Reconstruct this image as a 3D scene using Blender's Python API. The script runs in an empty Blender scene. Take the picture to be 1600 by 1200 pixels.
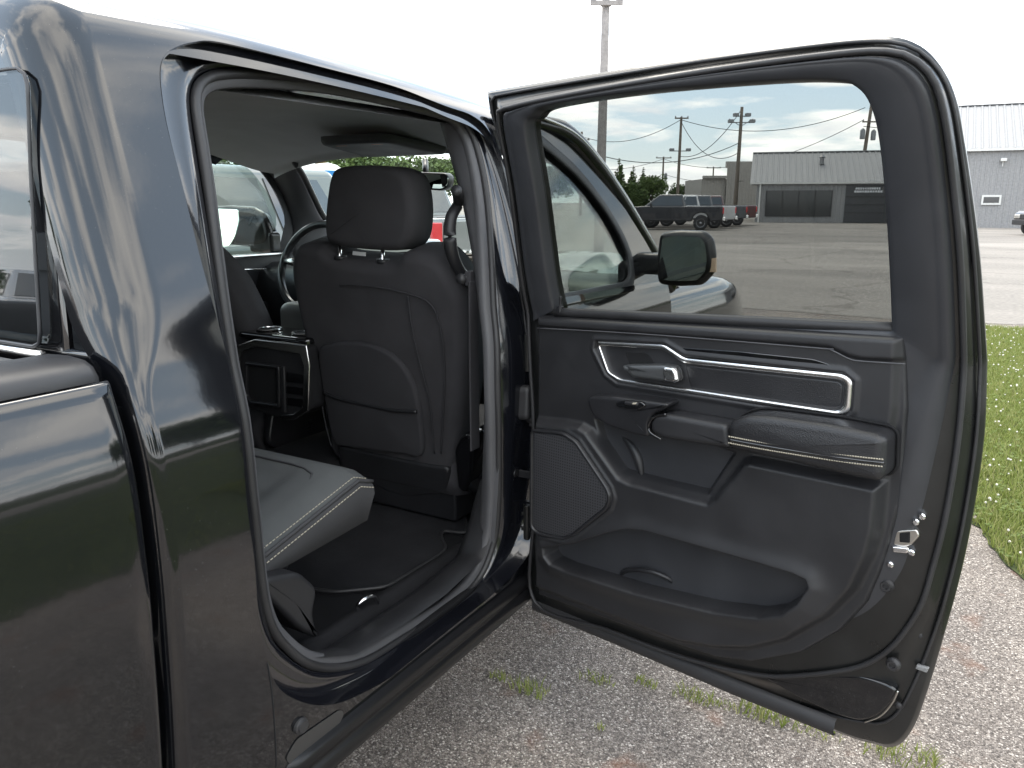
import bpy, bmesh, math, random
import numpy as np
from mathutils import Vector, Matrix

random.seed(7); RNG = np.random.default_rng(11)
SC = bpy.context.scene
COL = SC.collection
PI = math.pi

# ---------------------------------------------------------------- camera
cam_data = bpy.data.cameras.new('camera'); cam = bpy.data.objects.new('camera', cam_data)
COL.objects.link(cam); SC.camera = cam
cam_data.sensor_width = 36.0; cam_data.lens = 36.0 * 1245 / 1600
cam_data.clip_start = 0.05; cam_data.clip_end = 2000
cam.location = (1.01, -1.89, 1.55)
cam.rotation_euler = (math.radians(90 - 12.9), 0, math.radians(30.5))

# ---------------------------------------------------------------- sky, sun, exposure
SUN_EL, SUN_AZ = 61.0, -34.0        # azimuth measured from +Y (truck forward) towards +X
w = bpy.data.worlds.new('World'); SC.world = w; w.use_nodes = True
nt = w.node_tree; nt.nodes.clear()
def wn(t, **k):
    n = nt.nodes.new(t)
    for a, b in k.items(): setattr(n, a, b)
    return n
out = wn('ShaderNodeOutputWorld'); bg = wn('ShaderNodeBackground'); bg.inputs[1].default_value = 0.14
sky = wn('ShaderNodeTexSky', sky_type='NISHITA', sun_disc=False)
sky.sun_elevation = math.radians(SUN_EL); sky.sun_rotation = math.radians(SUN_AZ)
sky.air_density = 1.0; sky.dust_density = 0.6; sky.ozone_density = 1.0
tc = wn('ShaderNodeTexCoord'); sep = wn('ShaderNodeSeparateXYZ'); nt.links.new(tc.outputs['Generated'], sep.inputs[0])
zz = wn('ShaderNodeMath', operation='MAXIMUM'); nt.links.new(sep.outputs[2], zz.inputs[0]); zz.inputs[1].default_value = 0.0
zb = wn('ShaderNodeMath', operation='ADD'); nt.links.new(zz.outputs[0], zb.inputs[0]); zb.inputs[1].default_value = 0.16
dx = wn('ShaderNodeMath', operation='DIVIDE'); nt.links.new(sep.outputs[0], dx.inputs[0]); nt.links.new(zb.outputs[0], dx.inputs[1])
dy = wn('ShaderNodeMath', operation='DIVIDE'); nt.links.new(sep.outputs[1], dy.inputs[0]); nt.links.new(zb.outputs[0], dy.inputs[1])
cmb = wn('ShaderNodeCombineXYZ'); nt.links.new(dx.outputs[0], cmb.inputs[0]); nt.links.new(dy.outputs[0], cmb.inputs[1])
cn = wn('ShaderNodeTexNoise'); cn.inputs['Scale'].default_value = 1.25; cn.inputs['Detail'].default_value = 9; cn.inputs['Roughness'].default_value = 0.55
cn.inputs['Distortion'].default_value = 0.25
nt.links.new(cmb.outputs[0], cn.inputs['Vector'])
ramp = wn('ShaderNodeValToRGB'); nt.links.new(cn.outputs[0], ramp.inputs[0])
ramp.color_ramp.elements[0].position = 0.455; ramp.color_ramp.elements[1].position = 0.545
ramp.color_ramp.elements[0].color = (0, 0, 0, 1); ramp.color_ramp.elements[1].color = (1, 1, 1, 1)
cn2 = wn('ShaderNodeTexNoise'); cn2.inputs['Scale'].default_value = 2.6; cn2.inputs['Detail'].default_value = 6
nt.links.new(cmb.outputs[0], cn2.inputs['Vector'])
cr2 = wn('ShaderNodeValToRGB'); nt.links.new(cn2.outputs[0], cr2.inputs[0])
cr2.color_ramp.elements[0].position = 0.3; cr2.color_ramp.elements[0].color = (4.1, 4.2, 4.4, 1)
cr2.color_ramp.elements[1].position = 0.7; cr2.color_ramp.elements[1].color = (6.9, 6.7, 6.3, 1)
mixc = wn('ShaderNodeMixRGB'); nt.links.new(ramp.outputs[0], mixc.inputs[0])
veil = wn('ShaderNodeMixRGB'); veil.inputs[0].default_value = 0.78; nt.links.new(sky.outputs[0], veil.inputs[1]); veil.inputs[2].default_value = (2.5, 2.95, 3.35, 1)
nt.links.new(veil.outputs[0], mixc.inputs[1]); nt.links.new(cr2.outputs[0], mixc.inputs[2])
hz1 = wn('ShaderNodeMath', operation='SUBTRACT'); hz1.inputs[0].default_value = 1.0; nt.links.new(zz.outputs[0], hz1.inputs[1])
hz2 = wn('ShaderNodeMath', operation='POWER'); nt.links.new(hz1.outputs[0], hz2.inputs[0]); hz2.inputs[1].default_value = 22.0
hz3 = wn('ShaderNodeMath', operation='MULTIPLY'); nt.links.new(hz2.outputs[0], hz3.inputs[0]); hz3.inputs[1].default_value = 0.6
mixh = wn('ShaderNodeMixRGB'); nt.links.new(hz3.outputs[0], mixh.inputs[0]); nt.links.new(mixc.outputs[0], mixh.inputs[1]); mixh.inputs[2].default_value = (4.3, 4.4, 4.5, 1)
nt.links.new(mixh.outputs[0], bg.inputs[0]); nt.links.new(bg.outputs[0], out.inputs[0])

sd = bpy.data.lights.new('sun', 'SUN'); sd.energy = 0.6; sd.angle = math.radians(28); sd.color = (1.0, 0.92, 0.80)
sun = bpy.data.objects.new('sun', sd); COL.objects.link(sun)
_az, _el = math.radians(SUN_AZ), math.radians(SUN_EL)
SUNDIR = Vector((math.sin(_az) * math.cos(_el), math.cos(_az) * math.cos(_el), math.sin(_el)))
sun.rotation_euler = SUNDIR.to_track_quat('Z', 'Y').to_euler()

SC.view_settings.view_transform = 'Standard'; SC.view_settings.look = 'None'
SC.view_settings.gamma = 1.0; SC.view_settings.use_curve_mapping = False
SC.view_settings.exposure = 2.28
SC.render.engine = 'CYCLES'
SC.cycles.use_denoising = True
SC.cycles.max_bounces = 10; SC.cycles.transparent_max_bounces = 24
SC.cycles.diffuse_bounces = 4; SC.cycles.glossy_bounces = 5
SC.cycles.sample_clamp_indirect = 6.0

# ---------------------------------------------------------------- materials
MAT = {}
def principled(name, col, rough=0.5, metal=0.0, spec=0.5, coat=0.0, ior=1.5):
    m = bpy.data.materials.new(name); m.use_nodes = True
    b = m.node_tree.nodes['Principled BSDF']
    b.inputs['Base Color'].default_value = (*col, 1); b.inputs['Roughness'].default_value = rough
    b.inputs['Metallic'].default_value = metal; b.inputs['Specular IOR Level'].default_value = spec
    b.inputs['Coat Weight'].default_value = coat; b.inputs['Coat Roughness'].default_value = 0.02
    b.inputs['IOR'].default_value = ior
    MAT[name] = m; return m
def nodes(m): return m.node_tree.nodes, m.node_tree.links, m.node_tree.nodes['Principled BSDF']
def grain(m, scale=900, strength=0.25, dist=0.0006, colvar=0.0, kind='noise', obj=True):
    """fine surface relief (and a little tone variation) in object space"""
    n, l, b = nodes(m)
    t = n.new('ShaderNodeTexCoord')
    if kind == 'noise':
        x = n.new('ShaderNodeTexNoise'); x.inputs['Scale'].default_value = scale; x.inputs['Detail'].default_value = 3
        o = x.outputs[0]
    else:
        x = n.new('ShaderNodeTexVoronoi'); x.inputs['Scale'].default_value = scale; o = x.outputs['Distance']
    l.new(t.outputs['Object'], x.inputs['Vector'])
    bp = n.new('ShaderNodeBump'); bp.inputs['Strength'].default_value = strength; bp.inputs['Distance'].default_value = dist
    l.new(o, bp.inputs['Height']); l.new(bp.outputs[0], b.inputs['Normal'])
    if colvar:
        big = n.new('ShaderNodeTexNoise'); big.inputs['Scale'].default_value = 9; big.inputs['Detail'].default_value = 5
        l.new(t.outputs['Object'], big.inputs['Vector'])
        mm = n.new('ShaderNodeMapRange'); mm.inputs[1].default_value = 0.3; mm.inputs[2].default_value = 0.7
        mm.inputs[3].default_value = 1 - colvar; mm.inputs[4].default_value = 1 + colvar
        l.new(big.outputs[0], mm.inputs[0])
        mx = n.new('ShaderNodeVectorMath'); mx.operation = 'SCALE'
        mx.inputs[0].default_value = b.inputs['Base Color'].default_value[:3]
        l.new(mm.outputs[0], mx.inputs['Scale']); l.new(mx.outputs[0], b.inputs['Base Color'])
        r0 = b.inputs['Roughness'].default_value
        m2 = n.new('ShaderNodeMapRange'); m2.inputs[1].default_value = 0.3; m2.inputs[2].default_value = 0.7
        m2.inputs[3].default_value = max(0, r0 - 0.07); m2.inputs[4].default_value = r0 + 0.07
        l.new(big.outputs[0], m2.inputs[0]); l.new(m2.outputs[0], b.inputs['Roughness'])
    return m
def glass(name, tint, ior=1.5, rough=0.0):
    m = bpy.data.materials.new(name); m.use_nodes = True; n = m.node_tree.nodes; l = m.node_tree.links; n.clear()
    o = n.new('ShaderNodeOutputMaterial'); mx = n.new('ShaderNodeMixShader'); lw = n.new('ShaderNodeLayerWeight'); lw.inputs[0].default_value = 0.5; pw_ = n.new('ShaderNodeMath'); pw_.operation = 'POWER'; pw_.inputs[1].default_value = 5.0; l.new(lw.outputs['Facing'], pw_.inputs[0]); f0 = ((ior - 1) / (ior + 1)) ** 2; fr = n.new('ShaderNodeMath'); fr.operation = 'MULTIPLY_ADD'; fr.inputs[1].default_value = 1 - f0; fr.inputs[2].default_value = f0; l.new(pw_.outputs[0], fr.inputs[0])
    tr = n.new('ShaderNodeBsdfTransparent'); tr.inputs[0].default_value = (*tint, 1)
    gl = n.new('ShaderNodeBsdfGlossy'); gl.inputs['Roughness'].default_value = rough; gl.inputs[0].default_value = (1, 1, 1, 1)
    l.new(fr.outputs[0], mx.inputs[0]); l.new(tr.outputs[0], mx.inputs[1]); l.new(gl.outputs[0], mx.inputs[2]); l.new(mx.outputs[0], o.inputs[0])
    MAT[name] = m; return m

paint = principled('black_paint', (0.004, 0.0045, 0.006), 0.10, spec=0.45, coat=0.75, ior=1.5)
def orange_peel(m, s=55, st=0.012):
    n, l, b = nodes(m); t = n.new('ShaderNodeTexCoord'); x = n.new('ShaderNodeTexNoise'); x.inputs['Scale'].default_value = s
    x.inputs['Detail'].default_value = 1
    bp = n.new('ShaderNodeBump'); bp.inputs['Strength'].default_value = st; bp.inputs['Distance'].default_value = 0.004
    l.new(t.outputs['Object'], x.inputs['Vector']); l.new(x.outputs[0], bp.inputs['Height'])
    l.new(bp.outputs[0], b.inputs['Normal']); l.new(bp.outputs[0], b.inputs['Coat Normal'])
    # dust film: roughness varies a little
    y = n.new('ShaderNodeTexNoise'); y.inputs['Scale'].default_value = 6; y.inputs['Detail'].default_value = 8
    l.new(t.outputs['Object'], y.inputs['Vector'])
    mr = n.new('ShaderNodeMapRange'); mr.inputs[1].default_value = 0.35; mr.inputs[2].default_value = 0.75; mr.inputs[3].default_value = 0.02; mr.inputs[4].default_value = 0.07
    l.new(y.outputs[0], mr.inputs[0]); l.new(mr.outputs[0], b.inputs['Coat Roughness'])
orange_peel(paint)
def dust_specks(m, scale=95, thr=.075, col=(.10, .097, .092)):
    n, l, b = nodes(m); t = n.new('ShaderNodeTexCoord'); v = n.new('ShaderNodeTexVoronoi'); v.inputs['Scale'].default_value = scale; l.new(t.outputs['Object'], v.inputs['Vector'])
    lt = n.new('ShaderNodeMath'); lt.operation = 'LESS_THAN'; lt.inputs[1].default_value = thr; l.new(v.outputs['Distance'], lt.inputs[0])
    big = n.new('ShaderNodeTexNoise'); big.inputs['Scale'].default_value = 3.5; big.inputs['Detail'].default_value = 6; l.new(t.outputs['Object'], big.inputs['Vector'])
    gt = n.new('ShaderNodeMapRange'); gt.inputs[1].default_value = .42; gt.inputs[2].default_value = .75; gt.inputs[3].default_value = 0; gt.inputs[4].default_value = .8; l.new(big.outputs[0], gt.inputs[0])
    fm = n.new('ShaderNodeMath'); fm.operation = 'MULTIPLY'; l.new(lt.outputs[0], fm.inputs[0]); l.new(gt.outputs[0], fm.inputs[1])
    film = n.new('ShaderNodeMath'); film.operation = 'MULTIPLY_ADD'; film.inputs[1].default_value = .035; l.new(gt.outputs[0], film.inputs[0]); l.new(fm.outputs[0], film.inputs[2])
    mx = n.new('ShaderNodeMixRGB'); mx.inputs[1].default_value = b.inputs['Base Color'].default_value; mx.inputs[2].default_value = (*col, 1); l.new(film.outputs[0], mx.inputs[0]); l.new(mx.outputs[0], b.inputs['Base Color'])
dust_specks(paint)
jamb = principled('black_jamb_paint', (0.006, 0.0065, 0.009), 0.16, spec=0.6, coat=0.6); orange_peel(jamb, 70, 0.03)
shutpaint = principled('dull_black_paint', (0.010, 0.0105, 0.0105), 0.32, spec=0.45, coat=0.3); grain(shutpaint, 220, 0.12, 0.0008, 0.25)
plastic = grain(principled('charcoal_moulded_plastic', (0.020, 0.020, 0.022), 0.43), 1100, 0.35, 0.0006, 0.12)
plastic2 = grain(principled('charcoal_smooth_plastic', (0.017, 0.017, 0.019), 0.34), 1600, 0.2, 0.0004, 0.10)
vinyl = grain(principled('black_stitched_vinyl', (0.018, 0.018, 0.020), 0.38), 420, 0.5, 0.0007, 0.1, 'vor')
frame_mat = grain(principled('satin_black_window_frame', (0.034, 0.035, 0.039), 0.38), 500, 0.15, 0.0005, 0.1)
rubber = grain(principled('black_rubber_seal', (0.024, 0.0235, 0.025), 0.50), 300, 0.15, 0.0006, 0.15)
chrome = principled('satin_chrome', (0.78, 0.77, 0.76), 0.24, 1.0)
bright = principled('bright_chrome', (0.85, 0.85, 0.86), 0.08, 1.0)
steel = principled('zinc_steel', (0.62, 0.60, 0.56), 0.28, 1.0)
gloss = principled('piano_black', (0.006, 0.006, 0.007), 0.06, coat=1.0); orange_peel(gloss, 30, 0.008)
cloth = grain(principled('black_seat_cloth', (0.055, 0.053, 0.057), 0.9, spec=0.2), 1500, 0.6, 0.0008, 0.14)
cloth2 = grain(principled('black_seat_pocket_cloth', (0.046, 0.045, 0.049), 0.85, spec=0.2), 1500, 0.6, 0.0008, 0.1)
grey_cloth = grain(principled('grey_seat_cloth', (0.10, 0.104, 0.105), 0.92, spec=0.2), 1300, 0.8, 0.001, 0.10)
greyside = grain(principled('dark_grey_cushion_side', (0.050, 0.050, 0.053), 0.8, spec=0.3), 1300, 0.5, 0.0007, 0.08)
carpet = grain(principled('black_carpet', (0.022, 0.022, 0.024), 0.98, spec=0.1), 700, 1.0, 0.004, 0.2)
matm = grain(principled('floor_mat_pile', (0.030, 0.030, 0.033), 0.98, spec=0.1), 900, 1.0, 0.004, 0.2)
headliner = grain(principled('grey_headliner', (0.60, 0.60, 0.62), 0.95, spec=0.1), 700, 0.5, 0.0007, 0.04)
pillar = grain(principled('grey_pillar_trim', (0.075, 0.075, 0.08), 0.55), 800, 0.3, 0.0006, 0.06)
thread = principled('pale_thread', (0.42, 0.38, 0.30), 0.8)
red_lens = principled('red_lens', (0.5, 0.01, 0.02), 0.12, coat=1)
amber_lens = principled('amber_map_lamp', (0.55, 0.20, 0.07), 0.2)
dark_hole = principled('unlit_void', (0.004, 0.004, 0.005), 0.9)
glass('tinted_side_glass', (0.530, 0.540, 0.532), 1.40)
glass('clear_glass', (0.93, 0.98, 0.95), 1.45)
glass('front_side_glass', (0.72, 0.78, 0.76), 1.75)
mirror_m = principled('mirror_glass', (0.82, 0.92, 0.84), 0.01, 1.0)
rearglass = principled('rear_tinted_glass', (0.012, 0.013, 0.015), 0.03, spec=0.9, coat=1.0, ior=1.7)

# ---------------------------------------------------------------- mesh helpers
def raw(name, V, F, mat, parent=None, smooth=True, normals=None, sharp=None):
    me = bpy.data.meshes.new(name)
    me.from_pydata([tuple(map(float, v)) for v in V], [], [tuple(int(i) for i in f) for f in F])
    me.validate(clean_customdata=False); me.update()
    if smooth:
        me.polygons.foreach_set('use_smooth', np.ones(len(me.polygons), dtype=bool))
        if sharp is not None:
            bm = bmesh.new(); bm.from_mesh(me)
            for e in bm.edges:
                if len(e.link_faces) == 2 and e.calc_face_angle(0) > sharp: e.smooth = False
            bm.to_mesh(me); bm.free()
    if normals is not None and len(normals) == len(me.vertices):
        me.normals_split_custom_set_from_vertices([tuple(map(float, n)) for n in normals])
    if isinstance(mat, str): mat = MAT[mat]
    me.materials.append(mat)
    o = bpy.data.objects.new(name, me); COL.objects.link(o)
    if parent is not None: o.parent = parent
    return o
class MB:
    """collects shapes for ONE mesh"""
    def __init__(s): s.V = []; s.F = []
    def add(s, V, F):
        k = len(s.V); s.V += [tuple(v) for v in V]; s.F += [tuple(i + k for i in f) for f in F]; return s
    def box(s, c, size, rz=0.0, M=None):
        x, y, z = [d / 2 for d in size]
        V = [(-x,-y,-z),(x,-y,-z),(x,y,-z),(-x,y,-z),(-x,-y,z),(x,-y,z),(x,y,z),(-x,y,z)]
        cr, sr = math.cos(rz), math.sin(rz)
        V = [(c[0] + a*cr - b*sr, c[1] + a*sr + b*cr, c[2] + d) for a, b, d in V]
        return s.add(V, [(0,3,2,1),(4,5,6,7),(0,1,5,4),(1,2,6,5),(2,3,7,6),(3,0,4,7)])
    def build(s, name, mat, parent=None, smooth=False, bevel=0.0, seg=2, sharp=0.6):
        o = raw(name, s.V, s.F, mat, parent, smooth, sharp=sharp if smooth else None)
        if bevel:
            m = o.modifiers.new('bevel', 'BEVEL'); m.width = bevel; m.segments = seg; m.limit_method = 'ANGLE'; m.angle_limit = 0.6
            o.data.polygons.foreach_set('use_smooth', np.ones(len(o.data.polygons), dtype=bool)); 
            m.harden_normals = True
        return o
def grid_faces(nu, nv, cu=False, cv=False):
    F = []
    for i in range(nu if cu else nu - 1):
        for j in range(nv if cv else nv - 1):
            a = i * nv + j; b = ((i + 1) % nu) * nv + j; c = ((i + 1) % nu) * nv + (j + 1) % nv; d = i * nv + (j + 1) % nv
            F.append((a, b, c, d))
    return F
def loft(name, rings, mat, parent=None, closed=True, cap0=False, cap1=False, smooth=True, sharp=None):
    n = len(rings[0]); V = [v for r in rings for v in r]; F = grid_faces(len(rings), n, False, closed)
    if cap0: F.append(tuple(range(n)))
    if cap1: F.append(tuple(range((len(rings) - 1) * n, len(rings) * n))[::-1])
    return raw(name, V, F, mat, parent, smooth, sharp=sharp)
def catmull(P, n=8, closed=False):
    P = [np.array(p, float) for p in P]; m = len(P); out = []
    rng = range(m if closed else m - 1)
    for i in rng:
        if closed: p0, p1, p2, p3 = P[(i-1) % m], P[i], P[(i+1) % m], P[(i+2) % m]
        else: p0, p1, p2, p3 = P[max(i-1, 0)], P[i], P[i+1], P[min(i+2, m-1)]
        for k in range(n):
            t = k / n
            out.append(0.5 * ((2*p1) + (-p0+p2)*t + (2*p0-5*p1+4*p2-p3)*t*t + (-p0+3*p1-3*p2+p3)*t**3))
    if not closed: out.append(P[-1])
    return out
def rounded(P, r, seg=6):
    """closed 2-D polygon with rounded corners; r a number or one per corner"""
    P = [np.array(p, float) for p in P]; n = len(P); out = []
    for i in range(n):
        a, b, c = P[i-1], P[i], P[(i+1) % n]
        ri = r[i] if isinstance(r, (list, tuple)) else r
        u = a - b; v = c - b; lu, lv = np.linalg.norm(u), np.linalg.norm(v); u /= lu; v /= lv
        d = min(ri, lu * 0.48, lv * 0.48)
        if d < 1e-6: out.append(b); continue
        p0, p1 = b + u * d, b + v * d
        for k in range(seg + 1):
            t = k / seg; out.append((1-t)**2 * p0 + 2*t*(1-t) * b + t*t * p1)
    return out
def resample(P, n, closed=True):
    P = np.array([np.array(p, float) for p in P]); Q = np.vstack([P, P[:1]]) if closed else P
    d = np.r_[0, np.cumsum(np.linalg.norm(np.diff(Q, axis=0), axis=1))]
    t = np.linspace(0, d[-1], n, endpoint=not closed)
    return np.stack([np.interp(t, d, Q[:, k]) for k in range(Q.shape[1])], 1)
def poly_area(P):
    P = np.asarray(P); x, y = P[:, 0], P[:, 1]; return 0.5 * float(np.sum(x*np.roll(y, -1) - np.roll(x, -1)*y))
def offset2(P, d):
    """move a closed 2-D outline inwards by d along its vertex normals"""
    P = np.asarray(P, float); t = np.roll(P, -1, 0) - np.roll(P, 1, 0); t /= (np.linalg.norm(t, axis=1)[:, None] + 1e-9)
    nrm = np.stack([-t[:, 1], t[:, 0]], 1) * (1 if poly_area(P) > 0 else -1)
    return P + nrm * d
def tube(name, path, r, mat, parent=None, closed=False, seg=8, flat=1.0, up=(0, 0, 1), caps=True, MBo=None):
    P = [Vector(p) for p in path]; n = len(P); rings = []; upv = Vector(up)
    for i in range(n):
        a = P[(i-1) % n] if closed else P[max(i-1, 0)]; b = P[(i+1) % n] if closed else P[min(i+1, n-1)]
        t = (b - a).normalized(); s = t.cross(upv)
        if s.length < 1e-3: s = t.cross(Vector((1, 0, 0)))
        s.normalize(); q = s.cross(t).normalized()
        rr = r[i] if isinstance(r, (list, tuple, np.ndarray)) else r
        rings.append([tuple(P[i] + s * (math.cos(2*PI*k/seg) * rr) + q * (math.sin(2*PI*k/seg) * rr * flat)) for k in range(seg)])
    V = [v for g in rings for v in g]; F = grid_faces(n, seg, closed, True)
    if not closed and caps: F += [tuple(range(seg)), tuple(range((n-1)*seg, n*seg))[::-1]]
    if MBo is not None: MBo.add(V, F); return None
    return raw(name, V, F, mat, parent, True)
def pillow(name, outline, h0, h1, r, mat, parent=None, mapf=None, bulge=0.0, n=96, nr=6, ncap=7, back=False, MBo=None, smoothcap=1.6):
    """solid grown from a 2-D outline: wall from h0 up, rounded by r onto a (bulged) face at h1; mapf(a,b,h)->xyz"""
    P = resample(outline, n); rings = [(P, h0), (P, h0 + (h1 - r - h0) * 0.5), (P, h1 - r)]
    for k in range(1, nr + 1):
        a = k / nr * PI / 2; rings.append((offset2(P, r * (1 - math.cos(a))), h1 - r + r * math.sin(a)))
    Q = rings[-1][0]; c = Q.mean(0)
    for k in range(1, ncap + 1):
        t = k / ncap; s = 1 - t * 0.93
        rings.append((c + (Q - c) * s, h1 + bulge * (1 - s ** smoothcap)))
    if mapf is None: mapf = lambda a, b, h: (a, b, h)
    V = [mapf(p[0], p[1], hh) for R_, hh in rings for p in R_]; F = grid_faces(len(rings), n, False, True)
    F.append(tuple(range((len(rings) - 1) * n, len(rings) * n))[::-1])
    if back: F.append(tuple(range(n)))
    if MBo is not None: MBo.add(V, F); return None
    return raw(name, V, F, mat, parent, True)
def prism(name, outline, h0, h1, mat, parent=None, mapf=None, bevel=0.0, seg=2, smooth=True):
    n = len(outline); 
    if mapf is None: mapf = lambda a, b, h: (a, b, h)
    V = [mapf(p[0], p[1], h0) for p in outline] + [mapf(p[0], p[1], h1) for p in outline]
    F = [(i, (i+1) % n, n + (i+1) % n, n + i) for i in range(n)] + [tuple(range(n))[::-1], tuple(range(n, 2*n))]
    o = raw(name, V, F, mat, parent, smooth, sharp=0.5)
    if bevel:
        m = o.modifiers.new('bevel', 'BEVEL'); m.width = bevel; m.segments = seg; m.limit_method = 'ANGLE'; m.angle_limit = 0.7
    return o
def frame_ring(name, outer, inner, h0, h1, mat, parent=None, mapf=None, n=160, round_=0.3, MBo=None):
    """raised ring between two outlines (bezel, window frame) with softened edges"""
    A = resample(outer, n); B = resample(inner, n)
    # align starts
    k = int(np.argmin(np.linalg.norm(B - A[0], axis=1))); B = np.roll(B, -k, 0)
    if poly_area(A) * poly_area(B) < 0: B = np.roll(B[::-1], 1, 0)
    e = round_
    rings = [(A, h0), (A, h1 - (h1-h0)*e), (A + (B-A)*0.12, h1 - (h1-h0)*e*0.3), (A + (B-A)*0.3, h1), (A + (B-A)*0.7, h1), (A + (B-A)*0.88, h1 - (h1-h0)*e*0.3), (B, h1 - (h1-h0)*e), (B, h0)]
    if mapf is None: mapf = lambda a, b, h: (a, b, h)
    V = [mapf(p[0], p[1], hh) for R_, hh in rings for p in R_]; F = grid_faces(len(rings), n, False, True)
    if MBo is not None: MBo.add(V, F); return None
    return raw(name, V, F, mat, parent, True)
def lathe(MBo, prof, c, axis='x', seg=24):
    V = []; 
    for r_, h_ in prof:
        for k in range(seg):
            a = 2*PI*k/seg; u, v = r_*math.cos(a), r_*math.sin(a)
            V.append({'x': (c[0]+h_, c[1]+u, c[2]+v), 'y': (c[0]+u, c[1]+h_, c[2]+v), 'z': (c[0]+u, c[1]+v, c[2]+h_)}[axis])
    F = grid_faces(len(prof), seg, False, True)
    F += [tuple(range(seg)), tuple(range((len(prof)-1)*seg, len(prof)*seg))[::-1]]
    MBo.add(V, F)
def empty(name, label, cat, loc=(0, 0, 0), rz=0.0, group=None):
    o = bpy.data.objects.new(name, None); COL.objects.link(o); o.empty_display_size = 0.2
    o.location = loc; o.rotation_euler = (0, 0, rz); tag(o, label, cat, group); return o
def tag(o, label=None, cat=None, group=None, kind=None):
    if label: o['label'] = label
    if cat: o['category'] = cat
    if group: o['group'] = group
    if kind: o['kind'] = kind
    return o
def sstep(x, a, b):
    t = np.clip((np.asarray(x, float) - a) / (b - a), 0, 1); return t * t * (3 - 2 * t)
def pchip(xs, ys):
    xs = np.array(xs, float); ys = np.array(ys, float); h = np.diff(xs); d = np.diff(ys) / h; m = np.zeros(len(xs))
    for i in range(1, len(xs) - 1):
        if d[i-1] * d[i] > 0:
            w1 = 2*h[i] + h[i-1]; w2 = h[i] + 2*h[i-1]; m[i] = (w1 + w2) / (w1 / d[i-1] + w2 / d[i])
    m[0] = d[0]; m[-1] = d[-1]
    def f(x):
        x = np.clip(np.asarray(x, float), xs[0], xs[-1]); i = np.clip(np.searchsorted(xs, x) - 1, 0, len(xs) - 2)
        t = (x - xs[i]) / h[i]
        return (2*t**3-3*t**2+1)*ys[i] + (t**3-2*t**2+t)*h[i]*m[i] + (-2*t**3+3*t**2)*ys[i+1] + (t**3-t**2)*h[i]*m[i+1]
    return f

# ================================================================ the black crew-cab pickup (x right, y forward, z up)
TRUCK = empty('pickup_truck', 'glossy black crew cab pickup truck with its rear passenger door wide open', 'pickup truck', (-1.03, -0.2, 0))
TRUCK_INV = Matrix.Translation((1.03, 0.2, 0))
WID = 2.06                                      # body width; the driver's side mirrors about x = -WID/2
class Part:
    pass
def T(o):
    """make a world-coordinate mesh a part of the truck"""
    o.parent = TRUCK; o.matrix_parent_inverse = TRUCK_INV; return o
def sub(o, part):
    o.parent = part; o.matrix_parent_inverse = part.matrix_basis.inverted() if part.parent is None else Matrix.Identity(4)
    return o

PROF = [(-.30,.40),(-.10,.395),(-.066,.41),(-.05,.45),(-.038,.52),(-.02,.65),(-.006,.85),(0.0,1.0),(-.001,1.10),(-.006,1.17),(-.014,1.212),(-.030,1.27),(-.043,1.32),(-.068,1.40),(-.102,1.50),(-.136,1.60),(-.170,1.70),(-.205,1.795),
        (-.222,1.828),(-.25,1.857),(-.30,1.880),(-.40,1.902),(-.60,1.926),(-1.03,1.942)]
_pv = np.r_[0, np.cumsum([math.dist(PROF[i], PROF[i+1]) for i in range(len(PROF)-1)])]
_fx = pchip(_pv, [p[0] for p in PROF]); _fz = pchip(_pv, [p[1] for p in PROF])
VEND = float(_pv[-1]); V0 = float(_pv[1])
_zs = np.linspace(_pv[1], _pv[17], 600); _zv = _fz(_zs)
def v_of_z(z): return np.interp(z, _zv, _zs)
def side_x(z): return float(_fx(v_of_z(z)))
def Mraw(u, v):
    u = np.asarray(u, float); v = np.asarray(v, float)
    x = _fx(v); z = _fz(v); e = 2e-3
    dx_ = _fx(v + e) - _fx(v - e); dz_ = _fz(v + e) - _fz(v - e); L = np.hypot(dx_, dz_) + 1e-12
    nx, nz = dz_ / L, -dx_ / L
    r = 0.028 + 0.062 * sstep(z, 1.24, 1.42); yr = -1.205 + 0.03 * sstep(z, 1.3, 1.9)
    t = np.clip((-1.06 - u) / 0.23, 0, None); st = (-1.06 - yr - r); s = t * (st + r * PI / 2 + 0.012)
    y1 = -1.06 - s; a = np.clip((s - st) / r, 0, PI / 2); y2 = yr + r - r * np.sin(a)
    y = np.where(u >= -1.06, u, np.where(s < st, y1, y2))
    shr = np.where(s < st, 0, r * (1 - np.cos(a)) + np.clip(s - st - r * PI / 2, 0, None)); shr = np.where(u >= -1.06, 0, shr)
    x = x - nx * shr; z = z - nz * shr
    z = z - sstep(z, 1.5, 1.85) * (0.004 + 0.034 * np.clip((y + 0.8) / 0.8, 0, None) ** 1.5 )
    return np.stack([x, y, z], -1)
def Mnorm(u, v):
    e = 1.5e-3
    a = Mraw(u + e, v) - Mraw(u - e, v); b = Mraw(u, np.clip(v + e, 0, VEND)) - Mraw(u, v - e)
    n = np.cross(a, b); n /= (np.linalg.norm(n, axis=-1)[..., None] + 1e-12); return n
def ray_poly(c, ang, P):
    """distance from c to polygon P along each angle"""
    P = np.asarray(P, float); A = P; B = np.roll(P, -1, 0); d = np.stack([np.cos(ang), np.sin(ang)], -1)
    out = np.full(len(ang), 0.0)
    for a, b in zip(A, B):
        e = b - a; den = d[:, 0] * e[1] - d[:, 1] * e[0]
        den = np.where(np.abs(den) < 1e-12, 1e-12, den); w_ = a - c
        t = (w_[0] * e[1] - w_[1] * e[0]) / den; s = (w_[0] * d[:, 1] - w_[1] * d[:, 0]) / den
        ok = (t > 1e-9) & (s >= -1e-9) & (s <= 1 + 1e-9); out = np.where(ok, np.maximum(out, t), out)
    return out
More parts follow.
